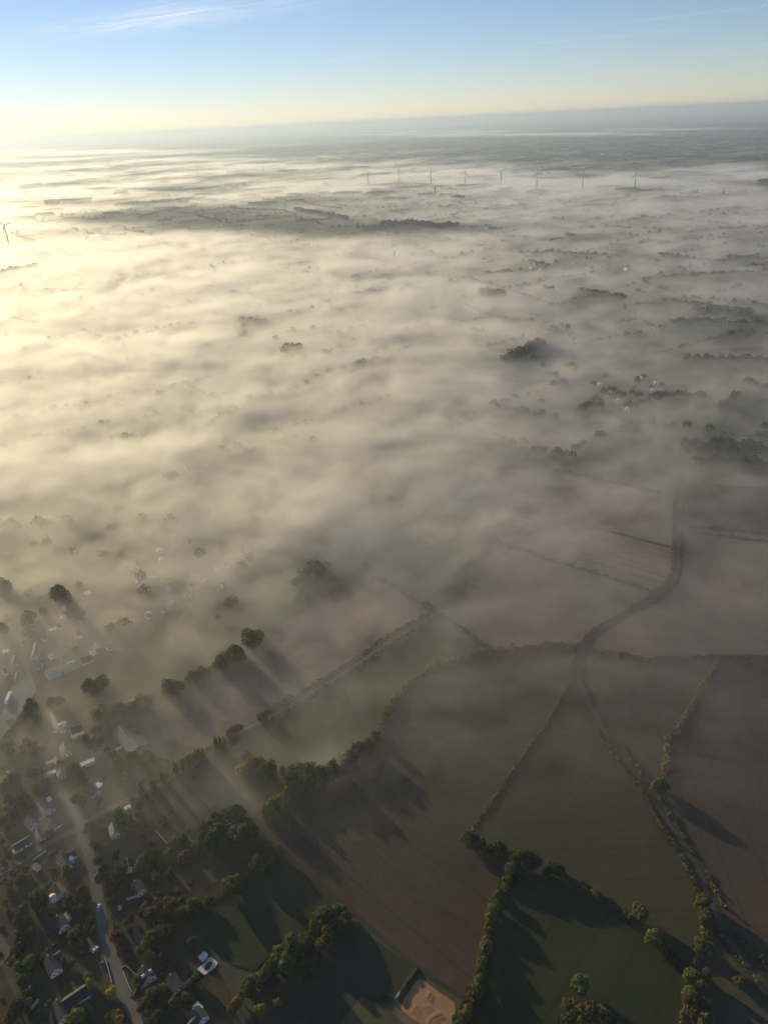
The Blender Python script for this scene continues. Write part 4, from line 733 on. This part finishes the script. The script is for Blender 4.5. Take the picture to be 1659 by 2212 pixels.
house('P4', (550, 930), (515, 785), 7.5, 'house with sunlit pinkish roof and bluish end wall', 'w', 'l', 3.2)
shed('P4', (735, 562), 3.8, 2.2, 2.4, (60, -30), 'tiny shed with white roof on the lane edge', 'w')
house('P4', (760, 1420), (730, 1290), 9.0, 'dim house behind the green row right of the road', 'w', 'k')
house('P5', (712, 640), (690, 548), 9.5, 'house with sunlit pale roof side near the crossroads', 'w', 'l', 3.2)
house('P5', (1000, 665), (1140, 590), 13.0, 'broad barn with patchy rust-coloured roof', 's', 'u', 3.6, .3, False, False, 'barn', 'barn')
shed('P5', (895, 788), 17.0, 3.2, 3.0, (135, -60), 'long narrow shed with brilliant white roof', 'w', name='long_shed')
house('P5', (660, 890), (640, 780), 7.0, 'end house of the gabled row by the crossroads', 'c', 'l', 3.5, group=None)
house('P5', (640, 790), (615, 690), 7.0, 'middle house of the gabled row by the crossroads', 'c', 'l', 4.2)
shed('P5', (570, 755), 9.0, 2.5, 3.2, (80, -30), 'low white outbuilding left of the gabled row', 'w')
shed('P5', (595, 865), 9.0, 2.5, 3.0, (80, -30), 'low pale outbuilding below the gabled row', 'w')
house('P5', (1410, 530), (1290, 375), 15.0, 'long grey farm barn in front of the misty field', 's', 'g', 4.0, .35, False, False, 'barn', 'barn')
house('P5', (1500, 600), (1420, 500), 20.0, 'second wide grey barn overlapping the long one', 's', 'g', 4.2, .3, False, False, 'barn', 'barn')
house('P5', (1270, 640), (1390, 570), 9.0, 'low dark farm building beside the grey barns', 's', 'k', 3.0, .4, False, False, 'farm_building', 'building')
house('P5', (760, 410), (875, 360), 9.5, 'dark-roofed house with bright ridge in the misty yards', 'w', 'k', 3.0)
shed('P5', (845, 465), 9.0, 2.4, 2.6, (90, -35), 'low white lean-to below the dark-roofed house', 'w')
shed('P5', (585, 310), 22.0, 2.6, 3.0, (50, 170), 'very long thin pale shed in the misty yards', 'l', name='long_shed')
shed('P5', (655, 352), 8.0, 2.6, 2.8, (80, -30), 'pale shed beside the very long thin one', 'w')
shed('P5', (640, 408), 9.0, 3.4, 2.8, (90, 0), 'grey flat shed below the very long thin one', 'g')
house('P5', (1380, 125), (1550, 50), 8.0, 'long sunlit building behind the dark tree line', 'c', 'l', 3.0, .5, False, False, 'long_building', 'building')
# buildings half lost in the fog
house('P6', (368, 850), (400, 710), 7.0, 'bright gabled terrace along the foggy street', 'c', 'l', 4.0, wins=False)
house('P6', (360, 945), (450, 925), 7.5, 'corner house of the foggy street', 'c', 'l', 3.4, wins=False)
shed('P6', (665, 990), 25.0, 9.0, 4.0, (270, -115), 'long flat hall with one bright edge in the fog', 'k', 'w', 'hall', 'building', -.8)
shed('P6', (768, 938), 6.0, 2.6, 4.4, (70, -25), 'bright white end box of the foggy hall', 'w')
house('P6', (870, 900), (990, 850), 9.0, 'dark-roofed house right of the foggy hall', 'w', 'k', 3.0, wins=False)
house('P6', (150, 930), (170, 850), 6.5, 'pale gabled house left of the foggy street', 'c', 'l', 3.6, wins=False)
shed('P6', (572, 574), 6.0, 2.8, 3.0, (45, -15), 'small brilliant white shed in the fog', 'w')
shed('P6', (948, 182), 6.5, 5.0, 3.0, (40, 30), 'bright square roof alone in the golden fog', 'w')
shed('P6', (70, 808), 5.0, 3.0, 3.0, (40, -10), 'white shed at the left edge of the fog', 'w')
fogH = [('P6', 690, 320), ('P6', 450, 235), ('P6', 690, 440), ('P6', 930, 390), ('P6', 640, 510), ('P6', 490, 640), ('P6', 790, 720), ('P6', 1050, 730), ('P6', 860, 600), ('P6', 880, 430), ('P6', 1190, 740), ('P6', 1010, 790), ('P6', 1610, 400),
        ('P7', 240, 460), ('P7', 110, 510), ('P7', 430, 590), ('P7', 580, 640), ('P7', 600, 720), ('P7', 785, 825), ('P7', 620, 875), ('P7', 370, 1020), ('P7', 540, 960), ('P7', 1115, 505), ('P7', 1210, 490), ('P7', 965, 635), ('P7', 1180, 690), ('P7', 1315, 430), ('P7', 830, 700), ('P7', 1540, 255), ('P7', 1400, 180), ('P7', 620, 405), ('P7', 760, 355), ('P7', 990, 395), ('P7', 900, 330), ('P7', 510, 435), ('P7', 480, 335), ('P7', 250, 640), ('P7', 180, 590)]
fogH += [('P6', 60, 420), ('P6', 130, 520), ('P6', 250, 560), ('P6', 60, 1000), ('P6', 260, 700), ('P6', 560, 830), ('P6', 700, 860)]
hr = random.Random(4)
def spot(s, x, y):
    if s == 'P6': return 'beside the foggy street'
    return 'in the far golden village fog' if y < 450 else 'in the near golden village fog'
fogN = {}
for s, x, y in sorted(fogH, key=lambda q: V(q[0], q[1:])[0]):
    w_ = spot(s, x, y); fogN[w_] = fogN.get(w_, 0) + 1
    L = hr.uniform(16, 34); a = hr.choice([(.55, .83), (.9, -.42)])
    house(s, (x, y), (x - a[0] * L, y - a[1] * L), hr.uniform(6.5, 9), '%s blurred pale house from left %s' % (ORDN[fogN[w_] - 1], w_), hr.choice('wwc'), hr.choice('klgw'), hr.uniform(2.8, 3.6), .75, True, False, group='houses blurred by the fog')
for i, (x, y) in enumerate(sorted(((935, 495), (965, 540), (1120, 460), (1160, 520), (1180, 482), (1010, 565), (1090, 562), (1050, 602), (1200, 510), (990, 520), (1140, 545)))):
    house('G4', (x, y), (x + hr.uniform(-8, 8), y - 5), 9, '%s tiny white house from left in the hamlet at right' % ORDN[i], 'w', hr.choice('wwk'), 4, .7, False, False, group='hamlet houses at the right')
for i, (x, y) in enumerate(sorted(((620, 700), (680, 745), (720, 720), (650, 690), (760, 735), (820, 715), (880, 720), (900, 740), (700, 690), (1050, 745), (640, 740), (740, 690)))):
    house('G2', (x, y), (x + hr.uniform(-8, 8), y - 4), 10, '%s faint house from left in the distant foggy village' % ORDN[i], 'w', hr.choice('wlk'), 4, .7, False, False, group='distant village houses')

# garden and yard walls
def wall_run(sheet, pts, h, label, mat, t=.35):
    P = Ws(sheet, pts); m = MB()
    for a, b in zip(P[:-1], P[1:]):
        d = (b - a).normalized(); n = Vector((-d.y, d.x, 0)) * t / 2
        m.add([a + n, a - n, b - n, b + n, a + n + Vector((0, 0, h)), a - n + Vector((0, 0, h)), b - n + Vector((0, 0, h)), b + n + Vector((0, 0, h))], [(0, 1, 5, 4), (1, 2, 6, 5), (2, 3, 7, 6), (3, 0, 4, 7), (4, 5, 6, 7)])
    m.v = [(x, y, z + .1) for x, y, z in m.v]
    return tag(link('garden_wall', m.mesh('garden_wall', mat)), label, 'wall')
wall_run('P2', [(405, 1480), (450, 1600), (525, 1775)], 1.5, 'pale yard wall right of the road bend', CONC)
wall_run('P2', [(370, 1415), (440, 1380), (560, 1500), (650, 1580)], 1.4, 'pale yard wall above the slate house', CONC)
wall_run('P1', [(1520, 1270), (1570, 1430), (1625, 1640)], 1.6, 'long roadside wall left of the road', CONC)
wall_run('P2', [(450, 435), (560, 395), (625, 365)], 1.4, 'low white wall below the dark-roofed house', WALLS['w'])
wall_run('P4', [(1135, 905), (1220, 1000), (1300, 1100)], 1.6, 'thin straight wall above the russet tree', CONC)
wall_run('P3', [(480, 1340), (560, 1280), (680, 1200)], 1.2, 'low wall along the side street', CONC)
wall_run('P1', [(455, 2010), (570, 1885)], 2.0, 'pale fence wall left of the L-shaped house', CONC, .5)
wall_run('P1', [(690, 1225), (755, 1400)], 1.6, 'pale side wall of the long dark roof', CONC)
wall_run('P8', [(455, 750), (505, 675)], 2.2, 'short white board at the end of the straight hedge', PAINTW, .4)
wall_run('P3', [(820, 1360), (900, 1450)], 1.5, 'pale wall below the slate house by the red tree', CONC)
wall_run('P6', [(170, 1130), (190, 1065)], 2.5, 'white wall at the foggy crossroads', WALLS['w'], .5)

# white pavilion with a peaked canopy
p = W('P1', (775, 380), 3.0); o = empty('pavilion', (p.x, p.y, .15)); tag(o, 'white round pavilion tent with peaked canopy', 'tent')
m = MB(); n = 12; R = 3.6
m.v = [(math.cos(2 * PI * i / n) * R, math.sin(2 * PI * i / n) * R, 2.3) for i in range(n)] + [(math.cos(2 * PI * i / n) * R * .55, math.sin(2 * PI * i / n) * R * .55, 3.4) for i in range(n)] + [(0, 0, 4.6)] + [(math.cos(2 * PI * i / n) * R, math.sin(2 * PI * i / n) * R, 1.9) for i in range(n)]
m.f = [(i, (i + 1) % n, n + (i + 1) % n, n + i) for i in range(n)] + [(n + i, n + (i + 1) % n, 2 * n) for i in range(n)] + [(2 * n + 1 + i, 2 * n + 1 + (i + 1) % n, (i + 1) % n, i) for i in range(n)]
link('canopy', m.mesh('canopy', PAINTW), o)
for i in range(6): a = 2 * PI * i / 6; link('pole', MB().tube((math.cos(a) * 3.45, math.sin(a) * 3.45, 0), (math.cos(a) * 3.45, math.sin(a) * 3.45, 2.3), .06, .06, 6).mesh('pole', STEEL), o)
# white tank beside the road
p = W('P2', (350, 540), 1.0); o = empty('water_tank', (p.x, p.y, .15)); tag(o, 'small bright white domed tank right of the road', 'tank')
m = MB().tube((0, 0, 0), (0, 0, 1.4), 1.3, 1.3, 14); link('drum', m.mesh('drum', PAINTW, True), o)
m = MB(); m.tube((0, 0, 1.4), (0, 0, 1.8), 1.3, .9, 14); m.tube((0, 0, 1.8), (0, 0, 2.0), .9, .2, 14); link('dome', m.mesh('dome', PAINTW, True), o)

# swimming pool with white terrace
PT = Ws('P2', [(1655, 1245), (1760, 1330), (1720, 1400), (1585, 1500), (1545, 1500), (1465, 1425)])
o = tag(link('swimming_pool', None, None, (0, 0, 0)), 'white paved pool terrace with dark covered pool', 'pool')
tz = .38
nP = len(PT); tv = [(q.x, q.y, tz) for q in PT] + [(q.x, q.y, .05) for q in PT]
link('terrace', mesh('terrace', tv, [tuple(range(nP))] + [(i, i + nP, (i + 1) % nP + nP, (i + 1) % nP) for i in range(nP)], plain('pale_paving', (.62, .61, .58), .8, .06, 2)), o)
pv_ = []
for k in range(28):
    a = 2 * PI * k / 28; rr = 42 + 9 * math.cos(2 * a); q = W('P2', (1622 + math.cos(a) * rr * 1.45 * .8 + math.sin(a) * 18, 1375 - math.cos(a) * 52 + math.sin(a) * 38), tz)
    pv_.append((q.x, q.y, tz + .03))
link('pool_cover', mesh('pool_cover', pv_, [tuple(range(28))], WATER), o)

# show jumps in the sand arena
def jump(c, ang, label, L=3.2, dbl=False):
    p = W('P8', c); o = empty('show_jump', (p.x, p.y, .3), ang); tag(o, label, 'jump')
    for s in (-1, 1): link('stand', MB().box(s * L / 2 - .06, s * L / 2 + .06, -.35, .35, 0, .12).box(s * L / 2 - .06, s * L / 2 + .06, -.06, .06, .12, 1.4).mesh('stand', PAINTW), o)
    for z in (.4, .8, 1.15): link('pole', MB().tube((-L / 2, -.08, z), (L / 2, -.08, z), .05, .05, 6).mesh('pole', WOOD if z != .8 else PAINTW), o)
    if dbl:
        for z in (.5, 1.2): link('pole', MB().tube((-L / 2, .6, z), (L / 2, .9, z), .05, .05, 6).mesh('pole', PAINTW), o)
jump((905, 690), 1.0, 'wooden jump in the upper middle of the sand arena', 3.4, True); jump((885, 848), .1, 'low jump at the centre of the sand arena', 3.0); jump((700, 880), 1.0, 'thin jump at the left of the sand arena', 3.4)
jump((1030, 970), .35, 'wide white-ended jump at the right of the sand arena', 4.2, True); jump((925, 1050), .9, 'jump nearest the bottom edge of the sand arena', 3.6, True)

# vehicles
def car(sheet, c, ang, paint, label, L=4.2, w=1.75, h=1.45):
    p = W(sheet, c, .8); o = empty('car', (p.x, p.y, .45), ang); tag(o, label, 'car'); x, q = w / 2, L / 2
    m = MB(); prof = [(-q, .35), (-q, .85), (-q + .15, .95), (-q * .45, 1.0), (q * .5, 1.0), (q - .2, .9), (q, .75), (q, .35)]
    v = [(-x, y, z) for y, z in prof] + [(x, y, z) for y, z in prof]; n = len(prof)
    m.add(v, [tuple(range(n)), tuple(range(2 * n - 1, n - 1, -1))] + [(i, n + i, n + (i + 1) % n, (i + 1) % n) for i in range(n)]); link('body', m.mesh('body', paint), o)
    m = MB(); xt = x * .78; m.add([(-x * .95, -q * .85, .98), (x * .95, -q * .85, .98), (x * .95, q * .45, .98), (-x * .95, q * .45, .98), (-xt, -q * .6, h - .08), (xt, -q * .6, h - .08), (xt, q * .1, h - .08), (-xt, q * .1, h - .08)], [(0, 1, 5, 4), (1, 2, 6, 5), (2, 3, 7, 6), (3, 0, 4, 7), (4, 5, 6, 7)]); link('windows', m.mesh('windows', GLASS), o)
    link('roof', MB().box(-xt - .02, xt + .02, -q * .62, q * .12, h - .07, h).mesh('roof', paint), o)
    for s in (-1, 1):
        for y in (-q * .62, q * .62): link('wheel', MB().tube((s * x - s * .18, y, .32), (s * x + s * .02, y, .32), .32, .32, 12).mesh('wheel', TYRE), o)
        link('headlight', MB().box(s * x * .65 - .16, s * x * .65 + .16, q - .04, q + .02, .62, .78).mesh('headlight', FRAME), o)
car('P1', (1428, 535), .22, CARW, 'white car driving on the village road', 4.4)
car('P3', (140, 68), 1.4, CARW, 'white car on the street at the left edge', 4.3)
car('P1', (1375, 1140), -.5, CARW, 'small pale car parked on the earth patch', 3.8)
car('P1', (1500, 1325), -1.2, CARB, 'blue car parked behind the roadside wall', 4.0)
car('P5', (112, 880), 1.5, CARB, 'dark car beside the white one on the street', 4.2)
p = W('P5', (88, 105), 2.0); q = W('P5', (98, 80), 2.0); d = q - p; o = empty('lorry', (p.x, p.y, .35), math.atan2(-d.x, d.y)); tag(o, 'white box lorry parked in the asphalt yard', 'lorry')
link('box_body', MB().box(-1.25, 1.25, -2.2, 9.0, 1.1, 3.9).mesh('box_body', CARW), o); link('chassis', MB().box(-.9, .9, -5, 8.8, .7, 1.08).mesh('chassis', TYRE), o)
cb = link('cab', MB().box(-1.2, 1.2, -4.9, -2.5, .6, 3.2).mesh('cab', CARW), o); link('windscreen', MB().box(-1.05, 1.05, -4.96, -4.88, 1.9, 2.9).mesh('windscreen', GLASS), cb)
for s in (-1, 1):
    for y in (-4.0, 5.5, 7.0): link('wheel', MB().tube((s * 1.0, y, .5), (s * 1.25, y, .5), .5, .5, 12).mesh('wheel', TYRE), o)

# ------------------------------------------------------------------ wind turbines and the tower
def turbine(hx, hy, hub_h, blade, ang, label, group, yaw=0.15):
    p = ground_at(hx, hy, hub_h); o = empty('wind_turbine', (p.x, p.y, 0), yaw); tag(o, label, 'wind turbine', group)
    m = MB()
    for k in range(5): m.tube((0, 0, hub_h * k / 5), (0, 0, hub_h * (k + 1) / 5), 2.9 - .3 * k, 2.9 - .3 * (k + 1), 14)
    link('tower', m.mesh('tower', TURB, True), o)
    link('nacelle', MB().box(-1.7, 1.7, -3.0, 7.5, hub_h - .6, hub_h + 3.0).mesh('nacelle', TURB), o)
    hz = hub_h + 1.2; m = MB(); m.tube((0, -3.0, 0), (0, -4.6, 0), 1.7, 1.5, 12); m.tube((0, -4.6, 0), (0, -6.0, 0), 1.5, .3, 12)
    hb = link('rotor_hub', m.mesh('rotor_hub', TURB, True), o, (0, 0, hz))
    for k in range(3):
        a = math.radians(ang) + k * 2 * PI / 3; b = MB(); st = [(1.2, 1.2, 1.2), (4, 2.4, 1.0), (8, 3.2, .8), (blade * .5, 2.5, .5), (blade * .8, 1.7, .3), (blade, .6, .15)]
        for (r, c, t) in st: b.v += [(-c * .35, -3.9 - t / 2, r), (c * .9, -3.9 - t / 2 + c * .12, r), (c * .9, -3.9 + t / 2 + c * .12, r), (-c * .35, -3.9 + t / 2, r)]
        for i in range(len(st) - 1): b.f += [(4 * i + q, 4 * i + (q + 1) % 4, 4 * i + 4 + (q + 1) % 4, 4 * i + 4 + q) for q in range(4)]
        b.f += [(3, 2, 1, 0), tuple(range(4 * len(st) - 4, 4 * len(st)))]
        bo = link('blade', b.mesh('blade', TURB), hb); bo.rotation_euler = (0, a, 0)
ORD = ['first', 'second', 'third', 'fourth', 'fifth', 'sixth', 'seventh', 'last']
for i, (x, y, a) in enumerate(((795, 374, -50), (862, 372, 2), (931, 372, -30), (1004, 372, 20), (1082, 373, 50), (1160, 374, -10), (1260, 378, 0), (1373, 376, -15))):
    turbine(x, y, 85, 42, a, '%s wind turbine from the left in the long row' % ORD[i], 'row of wind turbines', .15 + .1 * (i % 3))
for i, (x, y, a) in enumerate(((291, 356, 10), (366, 354, -40), (425, 358, 30), (489, 357, -25), (568, 354, 55))):
    turbine(x, y, 90, 45, a, '%s of the faint far turbines above the left fog' % ORD[i], 'faint far turbines', .1)
turbine(10, 486.5, 85, 37, -46, 'large wind turbine at the left edge above golden fog', None, .3)
p = ground_at(939, 404, 46); o = empty('water_tower', (p.x, p.y, 0)); tag(o, 'dark slim tower standing out of the fog below the turbines', 'tower')
link('shaft', MB().tube((0, 0, 0), (0, 0, 38), 4.2, 4.0, 12).mesh('shaft', DARKT), o); link('head', MB().tube((0, 0, 37.5), (0, 0, 40), 4.0, 5.0, 12).tube((0, 0, 40), (0, 0, 46), 5.0, 5.0, 12).mesh('head', DARKT), o)
p = ground_at(852, 541, 28); o = empty('church_tower', (p.x, p.y, 0)); tag(o, 'tiny dark church tower in the middle fog', 'tower')
link('shaft', MB().box(-2.6, 2.6, -2.6, 2.6, 0, 20).mesh('shaft', DARKT), o); link('spire', MB().tube((0, 0, 19.8), (0, 0, 29), 3.4, .1, 4).mesh('spire', DARKT), o)
print('things', time.time() - T0, flush=True)

# ------------------------------------------------------------------ air: even haze and patchy ground mist
bm = bmesh.new(); bmesh.ops.create_cube(bm, size=1); hme = bpy.data.meshes.new('haze'); bm.to_mesh(hme); bm.free()
ho = link('haze', hme, None, (0, 38000, 217)); ho.scale = (170000, 84000, 438); tag(ho, 'thin even morning haze over the land', kind='stuff')
def volume_mat(name, col, dens, g):
    m = bpy.data.materials.new(name); m.use_nodes = True; nt = m.node_tree; nt.nodes.clear()
    out = nt.nodes.new('ShaderNodeOutputMaterial'); pv = nt.nodes.new('ShaderNodeVolumePrincipled'); nt.links.new(pv.outputs[0], out.inputs['Volume'])
    pv.inputs['Color'].default_value = (*col, 1); pv.inputs['Density'].default_value = dens; pv.inputs['Anisotropy'].default_value = g
    return m, pv
hmat, hpv = volume_mat('haze', (.66, .80, 1.0), 6.5e-5, .42); hpv.inputs['Density Attribute'].default_value = ''
hme.materials.append(hmat)
MIST, mpv = volume_mat('mist', (.97, .97, .99), .001, .66); mpv.inputs['Density Attribute'].default_value = 'density'

_rs = np.random.RandomState(3); LAT = _rs.rand(64, 64, 64).astype(np.float32)
def vnoise(x, y, z):
    xi = np.floor(x).astype(np.int64); yi = np.floor(y).astype(np.int64); zi = np.floor(z).astype(np.int64)
    fx = (x - xi).astype(np.float32); fy = (y - yi).astype(np.float32); fz = (z - zi).astype(np.float32)
    fx = fx * fx * (3 - 2 * fx); fy = fy * fy * (3 - 2 * fy); fz = fz * fz * (3 - 2 * fz)
    def l(a, b, c): return LAT[(xi + a) & 63, (yi + b) & 63, (zi + c) & 63]
    return ((l(0, 0, 0) * (1 - fx) + l(1, 0, 0) * fx) * (1 - fy) + (l(0, 1, 0) * (1 - fx) + l(1, 1, 0) * fx) * fy) * (1 - fz) + ((l(0, 0, 1) * (1 - fx) + l(1, 0, 1) * fx) * (1 - fy) + (l(0, 1, 1) * (1 - fx) + l(1, 1, 1) * fx) * fy) * fz
def fbm(x, y, z, o, gain=.55):
    s = 0; a = .5; t = 0
    for k in range(o):
        s = s + a * vnoise(x * 2 ** k + 7.3 * k, y * 2 ** k + 3.1 * k, z * 2 ** k + 1.7 * k); t += a; a *= gain
    return s / t
# how much of the land the mist hides, seen slantwise, over the country (rows: photograph height; columns: across)
TX = np.array([0, 415, 830, 1245, 1659.])
TAB = np.array([
    (280, .0, .0, .0, .03, .03), (300, .04, .03, .07, .08, .05), (320, .2, .12, .1, .09, .07), (332, .5, .35, .15, .1, .1), (345, .3, .42, .25, .15, .15), (360, .55, .62, .6, .5, .5), (375, .65, .62, .82, .82, .72), (395, .7, .6, .72, .82, .82),
    (415, .86, .5, .7, .86, .86), (440, .9, .45, .62, .85, .85), (465, .9, .25, .5, .8, .82), (490, .86, .3, .36, .7, .76), (510, .87, .72, .56, .75, .72), (540, 0.92, 0.9, 0.78, 0.72, 0.66), (600, 0.93, 0.92, 0.86, 0.66, 0.58),
    (650, 0.94, 0.93, 0.87, 0.68, 0.6), (750, 0.94, 0.94, 0.9, 0.72, 0.58), (850, 0.93, 0.93, 0.9, 0.68, 0.5), (950, 0.92, 0.92, 0.9, 0.68, 0.48), (1050, 0.89, 0.92, 0.9, 0.58, 0.4), (1150, 0.72, 0.82, 0.83, 0.48, 0.34), (1250, 0.58, 0.66, 0.66, 0.42, 0.31),
    (1350, 0.47, 0.55, 0.52, 0.39, 0.3), (1450, 0.35, 0.41, 0.38, 0.32, 0.26), (1550, 0.28, 0.35, 0.3, 0.23, 0.19), (1650, 0.18, 0.3, 0.24, 0.15, 0.14), (1750, 0.11, 0.22, 0.14, 0.06, 0.05), (1850, 0.05, 0.08, 0.05, 0.03, 0.02), (2000, 0.015, 0.015, 0.015, 0.01, 0.01), (2212, .01, .01, .01, .01, .01)])
def hide_amount(vx, vy):
    r = np.clip(np.interp(vy, TAB[:, 0], np.arange(len(TAB))), 0, len(TAB) - 1.001); c = np.clip(np.interp(vx, TX, np.arange(5)), 0, 3.999)
    ri = r.astype(int); ci = c.astype(int); fr = r - ri; fc = c - ci; T = TAB[:, 1:]
    return (T[ri, ci] * (1 - fc) + T[ri, ci + 1] * fc) * (1 - fr) + (T[ri + 1, ci] * (1 - fc) + T[ri + 1, ci + 1] * fc) * fr
PUFFS = [(515, 1720, 40, 14, .55), (470, 1682, 40, 12, .35), (548, 1742, 26, 10, .6), (430, 1730, 50, 16, .22), (640, 1150, 60, 40, .8), (590, 1180, 50, 40, .6), (720, 1130, 50, 24, .5), (700, 1640, 60, 26, .5), (570, 1620, 40, 20, .4), (120, 1560, 24, 60, .3)]
CLEAR = [(430, 468, 230, 26, .985), (250, 474, 110, 16, .93), (620, 486, 170, 16, .96), (850, 493, 130, 11, .85), (420, 411, 190, 7, .75), (900, 401, 120, 6, .7), (1180, 340, 400, 9, .5), (1560, 690, 150, 60, .4), (1450, 760, 200, 70, .35), (1130, 800, 60, 50, .45), (700, 505, 120, 9, .7), (330, 440, 120, 8, .7), (120, 500, 60, 8, .4), (1250, 555, 140, 30, .35)]
BANDS = [(1150, 291, 330, 2.6, 1.76), (1430, 279, 260, 2.4, 1.76), (1000, 284, 250, 1.8, 1.06), (140, 328, 190, 3.0, 2.82), (340, 345, 170, 3.2, 2.11), (60, 347, 90, 3.0, 2.82), (1640, 383, 60, 5, 4.22), (1340, 384, 40, 5, 3.17), (600, 362, 120, 4, 2.46), (1050, 375, 200, 6, 1.76), (80, 310, 120, 2, 1.23)]
WA = math.radians(52); WSX, WSY = math.sin(WA), math.cos(WA)
def mist(name, x0, x1, y0, y1, z1, nx, ny, nz, nscale, octs, con=3.0, amp=3.4):
    xs = np.linspace(x0, x1, nx); ys = np.linspace(y0, y1, ny); zs = np.linspace(0, z1, nz)
    XX, YY = np.meshgrid(xs, ys); vx, vy = to_pix(XX, YY, np.full(XX.shape, 8.0))
    hid = hide_amount(vx, vy); dep = CAM_Z / np.sqrt(XX ** 2 + YY ** 2 + CAM_Z ** 2)
    tau = -np.log(1 - np.clip(hid, 0, .97)) * dep
    for (px, py, sx, sy, am) in PUFFS: tau = tau + am * dep * np.exp(-((vx - px) / sx) ** 2 - ((vy - py) / sy) ** 2)
    for (px, py, sx, sy, am) in BANDS: tau = tau + am * dep * np.exp(-((vx - px) / sx) ** 2 - ((vy - py) / sy) ** 2)
    for (px, py, sx, sy, am) in CLEAR: tau = tau * (1 - am * np.exp(-(((vx - px) / sx) ** 2 + ((vy - py) / sy) ** 2) ** 1.5))
    u = XX * WSX + YY * WSY; w = -XX * WSY + YY * WSX
    wu = fbm(u / 420, w / 420, u * 0 + 5.5, 2) - .5; ww = fbm(u / 420 + 9, w / 420, u * 0 + 2.5, 2) - .5
    u = u + wu * 240; w = w + ww * 240
    cs = nscale * 1.7; wu = fbm(u / cs + 31, w / cs, u * 0 + 8.5, 3) - .5; ww = fbm(u / cs, w / cs + 17, u * 0 + 4.5, 3) - .5; u = u + wu * nscale * 1.5; w = w + ww * nscale * 1.5
    big = fbm(u / (nscale * 4.4), w / (nscale * 3.2), u * 0, 4)            # broad banks
    tau = tau * np.exp(np.clip((big - .5) * con, -1.8, 1.1))
    top = 34 + 18 * (big - .5); hs = (11 + 9 * big)
    U3, W3 = u[None], w[None]; Z3 = zs[:, None, None]
    nn = fbm(U3 / nscale + 0 * Z3, W3 / (nscale * .9) + 0 * Z3, Z3 / (nscale * .4) + 0 * U3, octs, .72)
    prof = np.clip((top[None] + 14 * (nn - .5) - Z3) / 16, 0, 1); prof = prof * prof * (3 - 2 * prof) * np.exp(-Z3 / hs[None])
    tex = np.clip(.75 + (nn - .47) * amp, .22, 2.1)
    d = tau[None] / 13.5 * prof * tex
    d[-1] = 0; d *= 1000.0; d[d < .2] = 0
    me = bpy.data.meshes.new(name); me.vertices.add(nx * ny * nz); me.attributes.new('thickness', 'FLOAT', 'POINT').data.foreach_set('value', d.astype(np.float32).ravel())
    o = tag(link(name, me), 'drifting ground mist over the fields', kind='stuff')
    ng = bpy.data.node_groups.new(name, 'GeometryNodeTree'); ng.interface.new_socket('Geometry', in_out='INPUT', socket_type='NodeSocketGeometry'); ng.interface.new_socket('Geometry', in_out='OUTPUT', socket_type='NodeSocketGeometry')
    A = ng.nodes.new; ln = ng.links.new; gi = A('NodeGroupInput'); go = A('NodeGroupOutput'); vc = A('GeometryNodeVolumeCube'); sm = A('GeometryNodeSetMaterial'); sm.inputs['Material'].default_value = MIST
    si = A('GeometryNodeSampleIndex'); si.data_type = 'FLOAT'; si.domain = 'POINT'; na = A('GeometryNodeInputNamedAttribute'); na.data_type = 'FLOAT'; na.inputs['Name'].default_value = 'thickness'
    sp = A('ShaderNodeSeparateXYZ'); ln(A('GeometryNodeInputPosition').outputs[0], sp.inputs[0])
    def mt(op, a, b=None):
        q = A('ShaderNodeMath'); q.operation = op
        for i, v in enumerate((a, b)):
            if v is None: continue
            if isinstance(v, (int, float)): q.inputs[i].default_value = v
            else: ln(v, q.inputs[i])
        return q.outputs[0]
    def ix(o_, a, b, k): return mt('ROUND', mt('MULTIPLY', mt('SUBTRACT', o_, float(a)), (k - 1) / (b - a)))
    I = mt('ADD', ix(sp.outputs[0], x0, x1, nx), mt('MULTIPLY', mt('ADD', ix(sp.outputs[1], y0, y1, ny), mt('MULTIPLY', ix(sp.outputs[2], 0, z1, nz), float(ny))), float(nx)))
    ln(gi.outputs[0], si.inputs['Geometry']); ln(na.outputs[0], si.inputs['Value']); ln(I, si.inputs['Index']); ln(si.outputs[0], vc.inputs['Density'])
    vc.inputs['Min'].default_value = (x0, y0, 0); vc.inputs['Max'].default_value = (x1, y1, z1)
    for a, k in zip('XYZ', (nx, ny, nz)): vc.inputs['Resolution ' + a].default_value = k
    ln(vc.outputs[0], sm.inputs[0]); ln(sm.outputs[0], go.inputs[0]); md = o.modifiers.new('mist', 'NODES'); md.node_group = ng
    print(name, nx * ny * nz, float(d.mean()), time.time() - T0, flush=True)
mist('mist', -720, 720, 205, 1400, 48, 289, 240, 13, 42, 5, 1.0, 3.0)
mist('mist', -2300, 2000, 1400, 4600, 50.7, 359, 268, 13, 66, 5, 2.0, 4.0)
mist('mist', -7600, 6000, 4600, 14000, 56, 341, 236, 9, 300, 4, 6.0)
mist('mist', -24000, 22000, 14000, 44000, 90, 231, 151, 6, 1000, 3, 9.0)
print('script done', time.time() - T0, flush=True)
